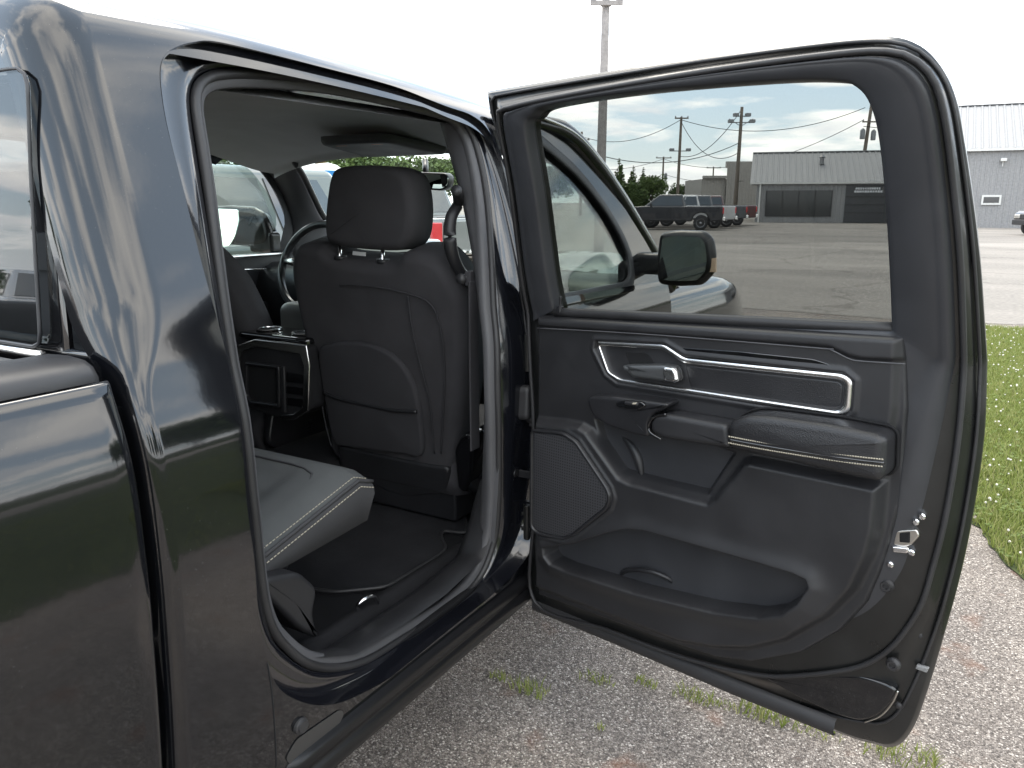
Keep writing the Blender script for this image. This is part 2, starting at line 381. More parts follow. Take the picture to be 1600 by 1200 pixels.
def angles_for(c, P, extra, n):
    Q = resample(P, n); a = np.arctan2(Q[:, 1] - c[1], Q[:, 0] - c[0])
    ex = [math.atan2(p[1] - c[1], p[0] - c[0]) for p in extra]
    return np.sort(np.unique(np.round(np.r_[a, ex], 6)))
def ring_mesh(name, inner, outer, c, mapf, normf, nr, ns, mat, extra=(), pw=1.0, MBo=None):
    ang = angles_for(c, inner, extra, ns); ri = ray_poly(np.array(c), ang, inner); ro = ray_poly(np.array(c), ang, outer)
    t = np.linspace(0, 1, nr) ** pw; r = ri[None] + (ro - ri)[None] * t[:, None]
    U = c[0] + r * np.cos(ang); Vv = c[1] + r * np.sin(ang)
    P = mapf(U, Vv).reshape(-1, 3); N = normf(U, Vv).reshape(-1, 3) if normf else None
    F = grid_faces(nr, len(ang), False, True)
    if MBo is not None: MBo.add(P, F); return None
    return raw(name, P, F, mat, None, True, normals=N)

# ---- rear door opening, as (y, z) on the body side
CUT_YZ = [(-1.0345, 0.955), (-1.0412, 1.0692), (-1.0343, 1.198), (-1.0262, 1.3006), (-1.023, 1.4334), (-1.0145, 1.5549), (-1.0074, 1.6663), (-0.9964, 1.7279), (-0.9867, 1.7596), (-0.9742, 1.7797), (-0.9508, 1.7985), (-0.9083, 1.8162), (-0.8397, 1.8259), (-0.599, 1.8183), (-0.3505, 1.8072)] + [(-.16,1.783),(-.05,1.77),(.012,1.735),(.034,1.66),(.042,1.5),(.04,1.2),(.036,.85),(.028,.68),(.0,.585),(-.07,.535),(-.2,.512)] + [(-0.4216, 0.5084), (-0.5931, 0.5039), (-0.6695, 0.5058), (-0.7777, 0.5291), (-0.8433, 0.5545), (-0.9072, 0.5962), (-0.9652, 0.6511), (-0.9957, 0.6963), (-1.0141, 0.7516), (-1.0293, 0.8436)]
CUT = resample(catmull(CUT_YZ, 6, True), 360)
CUT_UV = np.stack([CUT[:, 0], v_of_z(CUT[:, 1])], 1)
UMIN, UF = -1.29, 0.056
RECT = [(UMIN, V0), (UF, V0), (UF, VEND), (UMIN, VEND)]
CC = (-0.50, float(v_of_z(1.15)))
T(ring_mesh('cab_body', CUT_UV, RECT, CC, Mraw, Mnorm, 120, 720, paint, extra=RECT, pw=1.25))
# driver's half of the shell (lattice with its rear side window left open)
us = np.r_[np.linspace(UMIN, -1.06, 22), np.linspace(-1.03, UF, 30)]; vs = np.r_[np.linspace(V0, VEND, 110)]
UU, VV = np.meshgrid(us, vs, indexing='ij'); P = Mraw(UU, VV); N = Mnorm(UU, VV)
P[..., 0] = -WID - P[..., 0]; N[..., 0] *= -1
F = [f for f in grid_faces(len(us), len(vs)) if not (-0.96 < np.mean([P.reshape(-1, 3)[i, 1] for i in f]) < -0.06 and 1.34 < np.mean([P.reshape(-1, 3)[i, 2] for i in f]) < 1.75)]
T(raw('cab_far_side', P.reshape(-1, 3), F, paint, None, True, normals=N.reshape(-1, 3)))
pane = [(-.99, 1.32), (-.03, 1.32), (-.03, 1.77), (-.99, 1.77)]
T(prism('far_rear_window', pane, 0, .004, 'tinted_side_glass', mapf=lambda a, b, h: (-WID - side_x(b) + .012 + h, a, b)))
# roof ahead of the B-pillar, both halves
for sgn in (1, -1):
    ts = np.linspace(0, 1, 30); vr = np.linspace(_pv[17] - .02, VEND, 40); VR, TS = np.meshgrid(vr, ts)
    cfr = (VR - vr[0]) / (vr[-1] - vr[0]); yend = 0.50 + 0.24 * np.sin(np.clip(cfr * 1.6, 0, 1) * PI / 2)
    U = UF + TS * (yend - UF); P = Mraw(U, VR); P[..., 2] -= np.clip((P[..., 1] - 0.35), 0, None) ** 2 * 0.35
    N = Mnorm(U, VR)
    if sgn < 0: P[..., 0] = -WID - P[..., 0]; N[..., 0] *= -1
    T(raw('roof_front', P.reshape(-1, 3), grid_faces(30, 40), paint, None, True))

# ---- painted door jamb between the cut and the weatherstrip
SEAL_YZ = [(-0.9423, 0.7869), (-0.9035, 0.7046), (-0.813, 0.6028), (-0.6658, 0.5271), (-0.4985, 0.5057), (-0.3036, 0.4912), (-0.1688, 0.5176), (-0.109, 0.6033), (-0.1007, 0.7378), (-0.1226, 1.0744), (-0.0946, 1.2758), (-0.0618, 1.4078), (-0.0291, 1.5414), (-0.011, 1.6593), (-0.0182, 1.731), (-0.0765, 1.7775)] + [(-0.3422, 1.797), (-0.5533, 1.8012), (-0.7305, 1.7902), (-0.827, 1.7765), (-0.8721, 1.7585), (-0.8973, 1.7292), (-0.9113, 1.6755), (-0.9374, 1.5118), (-0.9568, 1.3489), (-0.9644, 1.1932), (-0.9649, 1.0525), (-0.9581, 0.9)]
def seal_off(z): return 0.08 - 0.035 * float(sstep(z, 1.2, 1.65))
SEAL = resample(catmull(SEAL_YZ, 6, True), 360)
def at_angles(Pl, ang, c):
    r = ray_poly(np.array(c), ang, Pl); return np.stack([c[0] + r*np.cos(ang), c[1] + r*np.sin(ang)], 1)
CS = (-0.50, 1.15)
ang = angles_for(CS, CUT, (), 400)
cA = at_angles(CUT, ang, CS); sA = at_angles(SEAL, ang, CS)
rings = []
for t, dxx in ((0.0, 0.0), (0.012, -0.004), (0.03, -0.010), (0.06, -0.03), (0.10, -0.048), (0.16, -0.056), (0.55, -0.060), (0.80, -0.064), (0.86, -0.078), (1.0, -0.085)):
    ring = []
    for a, b in zip(cA, sA):
        p = a + (b - a) * t; k = seal_off(p[1]) / 0.08
        base = side_x(a[1]) * (1 - t) + side_x(p[1]) * t if t < 0.2 else side_x(p[1])
        ring.append((base + dxx * k, p[0], p[1]))
    rings.append(ring)
T(loft('door_jamb', rings, jamb))
# weatherstrip bulb and its carrier
def side_pt(p, off): return (side_x(p[1]) - off, p[0], p[1])
def k_off(p): return seal_off(p[1])
path = [side_pt(p, k_off(p) - 0.004) for p in resample(sA, 260)]
ws = T(tube('weatherstrip', path, 0.0095, rubber, closed=True, seg=10, up=(1, 0, 0)))
# second lip, standing on the flange inboard of the bulb
inn = offset2(resample(sA, 260), 0.022)
rings = [[side_pt(p, k_off(q) + d) for p, q in zip(P_, resample(sA, 260))] for P_, d in ((offset2(resample(sA, 260), 0.006), 0.0), (inn, 0.004), (offset2(resample(sA, 260), 0.026), 0.014), (offset2(resample(sA, 260), 0.020), 0.026))]
T(loft('opening_garnish', rings, pillar))

# ---- rocker: pinch weld shadow and the underside
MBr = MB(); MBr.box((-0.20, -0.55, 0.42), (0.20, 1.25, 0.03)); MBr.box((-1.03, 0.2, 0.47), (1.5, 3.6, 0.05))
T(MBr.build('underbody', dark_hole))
tube_p = [(-.085, y, .398) for y in np.linspace(-1.19, 1.0, 12)]
T(tube('pinch_weld', tube_p, 0.010, shutpaint, seg=6))
rm = []
for y in np.r_[np.linspace(-1.0, -.93, 5), np.linspace(-.90, 1.0, 24)]:
    e = .03 * (1 - float(sstep(y, -1.0, -.93)))
    rm.append([(-.075 - e, y, .392), (-.045 - e, y, .396), (-.028 - e, y, .412), (-.024 - e, y, .435), (-.030 - e, y, .447), (-.0345 - e, y, .452), (-.030 - e, y, .458), (-.028 - e, y, .475), (-.034 - e, y, .490), (-.055 - e, y, .497)])
T(loft('rocker_moulding', rm, principled('black_rocker_moulding', (.008, .008, .009), .30, spec=.35), closed=False))
# sill trim line on the painted step
rk = [(side_x(.47) + .001, y, .468) for y in np.linspace(-.95, .02, 30)]
# ---- little things on the jamb: plug, data sticker, striker, hinges, check strap, wiring boot
P0 = [(-0.9308, 0.5625)][0]
mb = MB(); lathe(mb, [(0.004, .012), (.012, .0115), (.0125, .008), (.016, .006), (.017, .001), (.017, -.004)], (side_x(P0[1]), P0[0], P0[1]), 'x', 24)
T(mb.build('jamb_plug', rubber, None, True))
st = [(-0.966, 0.5092), (-0.9395, 0.5355), (-0.8166, 0.5266), (-0.8011, 0.5086), (-0.8161, 0.4878), (-0.9466, 0.475)]
T(prism('data_sticker', rounded(st, .012), 0.001, .0025, principled('grey_sticker', (.045, .043, .042), .5), mapf=lambda a, b, h: (side_x(b) + h, a, b)))
def hinge(z):
    m = MB(); m.box((-.055, .030, z), (.030, .07, .012)); m.box((-.055, .030, z + .045), (.030, .07, .012))
    m.box((-.072, .034, z + .022), (.010, .05, .10)); lathe(m, [(.011, -.075), (.011, .03)], (-.052, .0, z + .045), 'z', 14)
    lathe(m, [(.010, 0), (.010, .010)], (-.068, .045, z - .012), 'x', 6); lathe(m, [(.010, 0), (.010, .010)], (-.068, .045, z + .06), 'x', 6)
    return T(m.build('door_hinge', shutpaint, None, False, .002))
hinge(1.12); hinge(.62)
m = MB(); m.box((-.085, -.035, .80), (.03, .03, .04)); m.box((-.03, -.018, .795), (.12, .010, .022)); lathe(m, [(.012, 0), (.012, .014)], (-.08, -.038, .80), 'x', 8)
T(m.build('check_strap', plastic2, None, False, .002))
boot = MB()
pillow('b', rounded([(-.028, -.05), (.028, -.05), (.026, .045), (-.02, .05)], .02), 0, .03, .012, rubber, mapf=lambda a, b, h: (-.060 + h, a - .012, b + 1.005), n=40, MBo=boot)
bp_ = catmull([(-.04, -.012, .965), (-.02, -.01, .93), (-.005, -.02, .88), (.01, -.025, .84), (.03, -.02, .80)], 12)
rad = [.0125 + .0025 * math.cos(i * 1.6) for i in range(len(bp_))]
tube('t', bp_, rad, rubber, seg=12, MBo=boot)
T(boot.build('wiring_boot', rubber, None, True))
# B-pillar applique seen above the belt
# ---- front passenger door (closed) with its window
FD_OUT = [(.062, .425), (1.0, .425), (1.03, .6), (1.03, 1.25), (.965, 1.335), (.90, 1.415), (.80, 1.525), (.71, 1.605), (.60, 1.685), (.49, 1.738), (.35, 1.772), (.2, 1.785), (.062, 1.788)]
FD_WIN = rounded([(.10, 1.722), (.217, 1.735), (.30, 1.712), (.378, 1.678), (.47, 1.635), (.55, 1.582), (.63, 1.51), (.687, 1.435), (.712, 1.37), (.69, 1.30), (.64, 1.283), (.121, 1.288), (.09, 1.31)], .02)
def FDm(U, Vz):
    x = np.vectorize(side_x)(np.clip(Vz, .4, 1.79)); return np.stack([x, U, Vz], -1)
fdo = resample(FD_OUT, 300)
def fd_ring(mapf, name, mat, inner, outer, nr=26):
    return ring_mesh(name, inner, outer, (.42, 1.47), mapf, None, nr, 260, mat, extra=FD_OUT)
FDOOR = T(fd_ring(FDm, 'front_door', paint, FD_WIN, FD_OUT))
T(prism('front_door_window', resample(offset2(resample(FD_WIN, 120), -.012), 80), 0, .004, 'front_side_glass', mapf=lambda a, b, h: (side_x(min(b, 1.79)) - .012 - h, a, b)))
fr = MB()
w0 = resample(FD_WIN, 140)
frame_ring('f', offset2(w0, -.034), offset2(w0, .002), -.006, .006, frame_mat, mapf=lambda a, b, h: (side_x(min(b, 1.79)) + h, a, b), MBo=fr)
T(fr.build('window_surround', frame_mat, None, True))
ap = catmull([(-.205, .06, 1.79), (-.205, .3, 1.772), (-.19, .5, 1.738), (-.165, .65, 1.655), (-.135, .8, 1.54), (-.10, .95, 1.40), (-.075, 1.1, 1.27), (-.07, 1.2, 1.2)], 8)
T(tube('side_pillar', [(p[0] + .002, p[1], p[2] + .018 * min(1, i / 14)) for i, p in enumerate(ap)], [.006 + .020 * min(1, i / 14) for i in range(len(ap))], paint, seg=12, flat=1.3))
T(tube('drip_moulding', [(p[0] + .024, p[1] + .006, p[2] + .022) for p in ap[6:]], .006, chrome, seg=6))
T(tube('side_pillar', catmull([(-1.86, .06, 1.82), (-1.87, .45, 1.815), (-1.87, .66, 1.79), (-1.88, .80, 1.71), (-1.90, .93, 1.60), (-1.93, 1.06, 1.47), (-1.96, 1.2, 1.34), (-1.98, 1.32, 1.22)], 6), .022, paint, seg=12, flat=1.3))
# mirror sail between window and pillar
T(prism('belt_moulding', [(.062, 1.262), (1.0, 1.245), (1.0, 1.262), (.062, 1.283)], 0, .007, gloss, mapf=lambda a, b, h: (side_x(b) + h, a, b)))
# ---- hood, fender, cowl (both sides)
def fender(sgn):
    rings = []
    for y in np.linspace(1.035, 2.62, 34):
        k = max(0, (y - 1.9) / .72); zt = 1.215 - .02 * (y - 1.0) - .17 * k ** 2.2; inx = .10 * k ** 2.0
        prof = [(-.55, zt + .04), (-.40, zt + .035), (-.28, zt + .012), (-.19, zt + .005), (-.14, zt + .0), (-.10, zt - .008), (-.065, zt - .03), (-.045, zt - .07), (-.03, zt - .16), (-.02, zt - .3), (-.02, zt - .42), (-.04, .62), (-.06, .5)]
        rings.append([((-x_ if sgn < 0 else x_) - (WID if sgn < 0 else 0) - (inx if sgn > 0 else -inx), y, z_) for x_, z_ in prof])
    return T(loft('fender', rings, paint, closed=False))
fender(1); fender(-1)
hr = []
for y in np.linspace(1.12, 2.60, 26):
    k = max(0, (y - 1.9) / .7); zt = 1.262 - .03 * (y - 1.0) - .17 * k ** 2.2; row = []
    for c in np.linspace(-1, 1, 41):
        ax = abs(c); bump = .045 * float(sstep(ax, .62, .42)) + .02 * (1 - ax * ax)
        row.append((-1.03 + c * .80, y, zt + bump - .008 * (ax > .97)))
    hr.append(row)
T(loft('hood', hr, paint, closed=False))
T(MB().box((-1.03, 2.60, .80), (1.62, .10, .42)).build('front_fascia', paint, None, True, .04, 4))
T(MB().box((-1.03, 1.12, 1.17), (1.75, .24, .14)).build('cowl', plastic, None, False, .02))
# ---- passenger mirror
RM = [(0.022, 1.443), (0.082, 1.455), (0.181, 1.454), (0.211, 1.429), (0.223, 1.37), (0.222, 1.316), (0.182, 1.27), (0.091, 1.261), (0.023, 1.266), (0.012, 1.34)]
RMc = np.array(RM).mean(0)
mir = T(pillow('door_mirror', rounded(RM, .02), -.075, .0, .030, shutpaint, mapf=lambda a, b, h: (a - .06 * h, .80 - h - .02 + .0 * a, b) if h > -.05 else (RMc[0] + (a - RMc[0]) * .72, .80 - h, RMc[1] + (b - RMc[1]) * .72), n=80, back=True))
gl = [(p[0], p[1]) for p in offset2(resample(rounded(RM, .02), 60), .020)]
sub(prism('mirror_glass', gl, 0, .004, mirror_m, mapf=lambda a, b, h: (a, .776 - h - .10 * (a - RMc[0]) - .03 * (b - RMc[1]), b)), mir)
m = MB(); m.box((-.01, .83, 1.335), (.14, .08, .075)); m.box((-.07, .80, 1.30), (.05, .20, .10))
sub(m.build('mirror_arm', shutpaint, None, True, .02, 3), mir)
ts = [(0.205, 1.361), (0.227, 1.366), (0.23, 1.318), (0.203, 1.317)]
sub(prism('turn_lens', ts, 0, .012, principled('amber_clear_lens', (.75, .55, .38), .15, coat=1), mapf=lambda a, b, h: (a, .80 - h, b)), mir)
# ---- driver's mirror
LM = [(-2.317, 1.528), (-2.188, 1.532), (-2.029, 1.526), (-1.963, 1.5), (-1.926, 1.441), (-1.915, 1.383), (-1.944, 1.346), (-2.054, 1.334), (-2.325, 1.351), (-2.356, 1.441)]
LMc = np.array(LM).mean(0)
mirl = T(pillow('door_mirror', rounded(LM, .02), -.09, .0, .03, shutpaint, mapf=lambda a, b, h: (a, .82 - h, b) if h > -.06 else (LMc[0] + (a - LMc[0]) * .75, .82 - h, LMc[1] + (b - LMc[1]) * .75), n=80, back=True))
LG = [(-2.276, 1.516), (-2.18, 1.519), (-2.021, 1.514), (-2.005, 1.461), (-2.012, 1.392), (-2.035, 1.347), (-2.097, 1.345), (-2.272, 1.368)]
sub(prism('mirror_glass', rounded(LG, .015), 0, .004, mirror_m, mapf=lambda a, b, h: (a, .705 - h + .16 * (a - LMc[0]) + .33 * (b - LMc[1]), b)), mirl)
LS = [(-2.276, 1.516), (-2.18, 1.519), (-2.185, 1.48), (-2.215, 1.452), (-2.27, 1.455)]
sub(prism('blind_spot_glass', rounded(LS, .008), 0, .003, mirror_m, mapf=lambda a, b, h: (a, .672 - h + .02 * (a - LMc[0]) - .12 * (b - LMc[1]), b)), mirl)
sub(MB().box((-1.99, .86, 1.36), (.16, .07, .10)).build('mirror_arm', shutpaint, None, True, .02, 3), mirl)

sm = [(-1.0142, 0.7478), (-1.0052, 0.6845), (-0.9982, 0.6113), (-0.9883, 0.5028)] + [(-1.0, .45)]
T(tube('panel_seam', [(side_x(b) + .0002, a, b) for a, b in catmull(sm, 6)], .0014, dark_hole, seg=6))
# ---- rear window, its seal and the wall below it
RW = rounded([(-.232, 1.33), (-.232, 1.60), (-.226, 1.742), (-WID + .226, 1.742), (-WID + .232, 1.33)], [.02, .0, .035, .035, .02])
yl = lambda z: -1.212 + .075 * (z - 1.32)
glass('rear_privacy_glass', (0.52, 0.54, 0.55), 1.75)
T(prism('rear_window', RW, 0, .005, 'rear_privacy_glass', mapf=lambda a, b, h: (a, yl(b) - h, b)))
T(tube('rear_window_seal', [(p[0], yl(p[1]) - .004, p[1]) for p in resample(RW, 220)], .003, frame_mat, closed=True, seg=6))
T(MB().box((-1.03, -1.172, .90), (1.90, .05, .86)).build('rear_wall', paint, None, True, .01))
T(tube('rear_window_moulding', [(x, -1.214, 1.318 + .0 * x) for x in np.linspace(-.235, -WID + .235, 20)], .008, chrome, seg=8))
# painted surround between the shell's rear edge and the glass
sur = MB(); ro = rounded([(-.19, 1.28), (-.225, 1.70), (-.34, 1.845), (-.6, 1.89), (-1.03, 1.90), (-WID + .6, 1.89), (-WID + .34, 1.845), (-WID + .225, 1.70), (-WID + .19, 1.28)], .05)
frame_ring('f', ro, offset2(resample(RW, 200), .012), -.026, -.016, paint, mapf=lambda a, b, h: (a, yl(b) - h, b), n=240, MBo=sur)
T(sur.build('rear_window_surround', gloss, None, True))

# ---- pickup bed: outer side with rail, inner liner
bp = [(-.05, .45), (-.038, .52), (-.02, .65), (-.006, .85), (0.0, 1.0), (-.001, 1.10), (-.006, 1.17), (-.014, 1.212), (-.028, 1.26), (-.040, 1.297)]
_bv = np.r_[0, np.cumsum([math.dist(bp[i], bp[i+1]) for i in range(len(bp)-1)])]; bx = pchip(_bv, [p[0] for p in bp]); bz = pchip(_bv, [p[1] for p in bp])
def bed_side(sgn):
    rings = []
    for y in np.r_[-1.2245, -1.2265, -1.231, -1.238, np.linspace(-1.26, -3.0, 46)]:
        e = {-1.2245: .012, -1.2265: .006, -1.231: .002}.get(round(float(y), 4), 0)
        ring = [(float(bx(s_)) - e, y, float(bz(s_))) for s_ in np.linspace(0, _bv[-1], 46)]
        ring += [(-.044 - e, y, 1.301), (-.05 - e, y, 1.301)]
        rings.append([((-WID - a if sgn < 0 else a), b, c) for a, b, c in ring])
    return T(loft('bed_side', rings, paint, closed=False))
bed_side(1); bed_side(-1)
railp = [(-.046, 1.303), (-.047, 1.312), (-.056, 1.325), (-.075, 1.333), (-.11, 1.336), (-.15, 1.334), (-.166, 1.326), (-.17, 1.30), (-.17, 1.10), (-.19, .95), (-.20, .80)]
for sgn in (1, -1):
    rings = [[((-WID - a - (e if sgn < 0 else 0)) if sgn < 0 else a - e, y, b - e) for a, b in railp] for y, e in [(-1.236, .01), (-1.24, .003), (-1.25, 0)] + [(y, 0) for y in np.linspace(-1.3, -3.0, 30)]]
    T(loft('bed_rail', rings, plastic if sgn else plastic, closed=False))
liner = grain(principled('speckled_bed_liner', (.10, .10, .10), .8), 160, 1.0, .004, .2)
m = MB(); m.box((-1.03, -2.12, .80), (1.66, 1.78, .03)); m.box((-1.03, -1.245, 1.06), (1.72, .03, .50))
T(m.build('bed_liner', liner, None, False, .004))
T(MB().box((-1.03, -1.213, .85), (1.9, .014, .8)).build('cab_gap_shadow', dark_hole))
def wheel(y, x):
    m = MB(); sg = 1 if x > -1 else -1
    lathe(m, [(.22, -.12), (.36, -.135), (.405, -.11), (.41, 0), (.405, .11), (.36, .135), (.25, .13), (.22, .10)], (x, y, .41), 'x', 40)
    o = T(m.build('wheel', rubber, None, True, sharp=1.0)); q = MB(); lathe(q, [(.225, -.02), (.21, .10 * sg), (.06, .11 * sg), (.03, .12 * sg)], (x, y, .41), 'x', 24)
    sub(q.build('rim', steel, None, True), o)
for yy in (1.75, -2.02):
    for xx in (-.22, -WID + .22): wheel(yy, xx)

# ================================================================ cab interior
MX = lambda x: -WID - x
# headliner: one sheet over the cab
ys = np.linspace(-1.12, .74, 30); rows = []
for y in ys:
    row = []
    for c in np.linspace(0, 1, 41):
        x = -.285 + c * (-WID + .57); e = abs(2 * c - 1)
        zc = 1.838 - .062 * e ** 4 - .02 * e ** 1.5 - .085 * float(sstep(y, .25, .76)) - .02 * float(sstep(y, -.95, -1.12))
        row.append((x, y, zc))
    rows.append(row)
rows.append([(p[0], p[1] + .004, p[2] - .02) for p in rows[-1]])
T(loft('headliner', rows, headliner, closed=False))
# sun-visor band and overhead console with two map lamps
ohc = T(pillow('overhead_console', rounded([(-.86, .40), (-.80, .72), (-1.22, .72), (-1.18, .40)], .04), 0, .030, .02, pillar, mapf=lambda a, b, h: (a, b, 1.785 - h - .10 * max(0, b - .40)), n=60))
for x in (-.93, -1.10):
    sub(pillow('map_lamp', rounded([(-.03, -.035), (.03, -.035), (.03, .035), (-.03, .035)], .012), 0, .012, .006, amber_lens, mapf=lambda a, b, h, x=x: (x + a, .47 + b, 1.762 - h), n=28), ohc)
rvm = T(pillow('rear_view_mirror', rounded([(-1.019, 1.667), (-0.841, 1.659), (-0.826, 1.644), (-0.83, 1.608), (-0.861, 1.591), (-0.954, 1.597), (-1.007, 1.625)], .015), -.03, .012, .01, plastic2, mapf=lambda a, b, h: (a, .75 - h, b), n=50, back=True))
sub(prism('mirror_glass', rounded([(-0.989, 1.659), (-0.843, 1.652), (-0.828, 1.642), (-0.832, 1.613), (-0.859, 1.599), (-0.94, 1.604)], .01), .0, .003, mirror_m, mapf=lambda a, b, h: (a, .734 - h + .10 * (a + .93) + .02 * (b - 1.63), b)), rvm)
sub(tube('mirror_stalk', [(-.95, .76, 1.65), (-.98, .80, 1.71)], .012, plastic2), rvm)
# windshield
wsr = []
for t in np.linspace(0, 1, 16):
    y = .74 + t * .70; z = 1.742 - t * .50; hw = .64 + t * .235
    La = np.array((-1.665 - .265 * t, .74 + .66 * t, 1.745 - .485 * t)); Ra = np.array((-.245 + .14 * t, .56 + .60 * t, 1.752 - .50 * t))
    wsr.append([tuple(La + (Ra - La) * c + np.array([0, (.16 + .12 * t) * (1 - (2*c - 1) ** 2), 0])) for c in np.linspace(0, 1, 25)])
T(loft('windshield', wsr, 'clear_glass', closed=False))
stk = [(-1.6032, 1.7333), (-1.5251, 1.734), (-1.4763, 1.7131), (-1.5529, 1.7095)]
T(prism('windshield_sticker', stk, 0, .001, principled('brown_sticker', (.35, .28, .16), .6), mapf=lambda a, b, h: (a, .74 + (1.742 - b) * 1.4 - .01, b)))
# A-pillar inner trims with grab handles
for sgn in (1, -1):
    f = (lambda p: p) if sgn < 0 else (lambda p: (MX(p[0]), p[1], p[2]))
    if sgn > 0:
        T(tube('inner_pillar_trim', [(p[0] - .06, p[1] + .02, p[2] - .03) for p in ap[5:]], [.018 + .02 * min(1, i / 10) for i in range(len(ap) - 5)], pillar, seg=12)); continue
    edge_w = [(-1.845, .50, 1.79), (-1.86, .66, 1.76), (-1.88, .80, 1.67), (-1.90, .90, 1.56), (-1.915, .96, 1.44), (-1.93, .97, 1.33), (-1.93, 1.0, 1.20)]
    edge_g = [(-1.60, .70, 1.80), (-1.665, .74, 1.745), (-1.72, .86, 1.665), (-1.775, .97, 1.58), (-1.835, 1.09, 1.49), (-1.89, 1.24, 1.39), (-1.93, 1.40, 1.26)]
    A = catmull(edge_w, 5); B = catmull(edge_g, 5); rings = []
    for a, b in zip(A, B):
        mid = (a + b) / 2 + np.array([.035, -.03, 0])
        rings.append([f(tuple(p)) for p in (a + np.array([-.05, .02, 0]), a, a * .75 + mid * .25 + np.array([.008, -.006, 0]), mid, b * .75 + mid * .25 + np.array([.006, -.006, 0]), b, b + np.array([-.04, .06, 0]))])
    pt = T(loft('inner_pillar_trim', rings, pillar, closed=False))
    hp = [f((b_[0] + .055, b_[1] - .05, b_[2] + .0)) for b_ in B[6:22]]
    hp = [f((B[5][0] + .02, B[5][1] - .03, B[5][2]))] + hp + [f((B[23][0] + .02, B[23][1] - .03, B[23][2]))]
    sub(tube('grab_handle', hp, .014, plastic2, seg=8), pt)
# driver's door from inside
DW = [(0.418, 1.781), (0.481, 1.772), (0.563, 1.758), (0.655, 1.73), (0.752, 1.672), (0.84, 1.587), (0.897, 1.502), (0.908, 1.445), (0.88, 1.307), (0.518, 1.31)] + [(-.02, 1.315), (-.02, 1.75), (.2, 1.79)]
DWo = [(-.06, .50), (1.02, .50), (1.02, 1.3), (1.0, 1.42), (.9, 1.62), (.74, 1.78), (.5, 1.825), (-.06, 1.825)]
def DDm(U, Vz): return np.stack([-1.93 + .33 * np.clip(Vz - 1.3, 0, None) * .6 + 0 * U, U, Vz], -1)
ddoor = T(ring_mesh('driver_door_trim', DW, DWo, (.45, 1.5), DDm, None, 14, 160, plastic2, extra=DWo))
T(prism('driver_window', resample(DW, 60), 0, .004, 'front_side_glass', mapf=lambda a, b, h: (-1.985 + .2 * max(0, b - 1.3) - h, a, b)))
sub(tube('belt_strip', [(-1.905, y, 1.307) for y in np.linspace(.0, .93, 8)], .010, chrome, seg=6), ddoor)
c1 = [(0.493, 1.223), (0.535, 1.223), (0.591, 1.25), (0.771, 1.24)]; sub(tube('chrome_strip', [(-1.90, a, b) for a, b in c1], .0055, chrome, seg=6), ddoor)
h1 = [(0.563, 1.186), (0.651, 1.184), (0.657, 1.166), (0.565, 1.169)]; sub(prism('inner_handle', h1, 0, .03, chrome, mapf=lambda a, b, h: (-1.91 + h, a, b), bevel=.006), ddoor)
a1 = [(0.464, 1.103), (0.779, 1.093), (0.836, 1.056), (0.811, 0.997), (0.457, 1.028)]; sub(pillow('arm_rest', rounded(a1, .02), 0, .07, .02, plastic, mapf=lambda a, b, h: (-1.93 + h, a, b), n=50), ddoor)
# dashboard
dash = []
for c in np.linspace(0, 1, 40):
    x = -.10 - c * (WID - .2); hood = .045 * math.exp(-((x + 1.43) / .22) ** 2)
    dash.append([(x, .90, .70), (x, .80, .82), (x, .74, 1.02), (x, .73, 1.16), (x, .76, 1.235 + hood), (x, .84, 1.268 + hood), (x, 1.05, 1.27 + hood * .4), (x, 1.30, 1.25), (x, 1.46, 1.22)])
T(loft('dashboard', dash, plastic2, closed=False))
T(MB().box((-1.03, .735, 1.10), (.26, .03, .26)).build('centre_screen', gloss, None, False, .01))
# steering wheel
sw = MB(); cw = np.array([-1.42, .60, 1.283]); tl = math.radians(22)
def swp(a, r, d=0): return tuple(cw + np.array([r * math.cos(a), -d * math.cos(tl) + r * math.sin(a) * math.sin(tl), r * math.sin(a) * math.cos(tl) + d * math.sin(tl)]))
tube('r', [swp(2*PI*k/64, .187) for k in range(64)], .0165, None, closed=True, seg=10, MBo=sw)
swo = T(sw.build('steering_wheel', grain(principled('wheel_leather', (.035, .035, .038), .28), 700, .2), None, True))
hub = [(.10 * math.cos(2*PI*k/32) , .075 * math.sin(2*PI*k/32)) for k in range(32)]
sub(pillow('hub', hub, -.05, .03, .03, plastic2, mapf=lambda a, b, h: tuple(cw + np.array([a, -h * math.cos(tl) + b * math.sin(tl), b * math.cos(tl) + h * math.sin(tl)])), n=32), swo)
for a in (0.1, PI - .1, -PI/2):
    sub(tube('spoke', [swp(a, .08, .01), swp(a, .13, .008), swp(a, .182)], [.022, .018, .012], chrome if a != -PI/2 else plastic2, seg=8), swo)
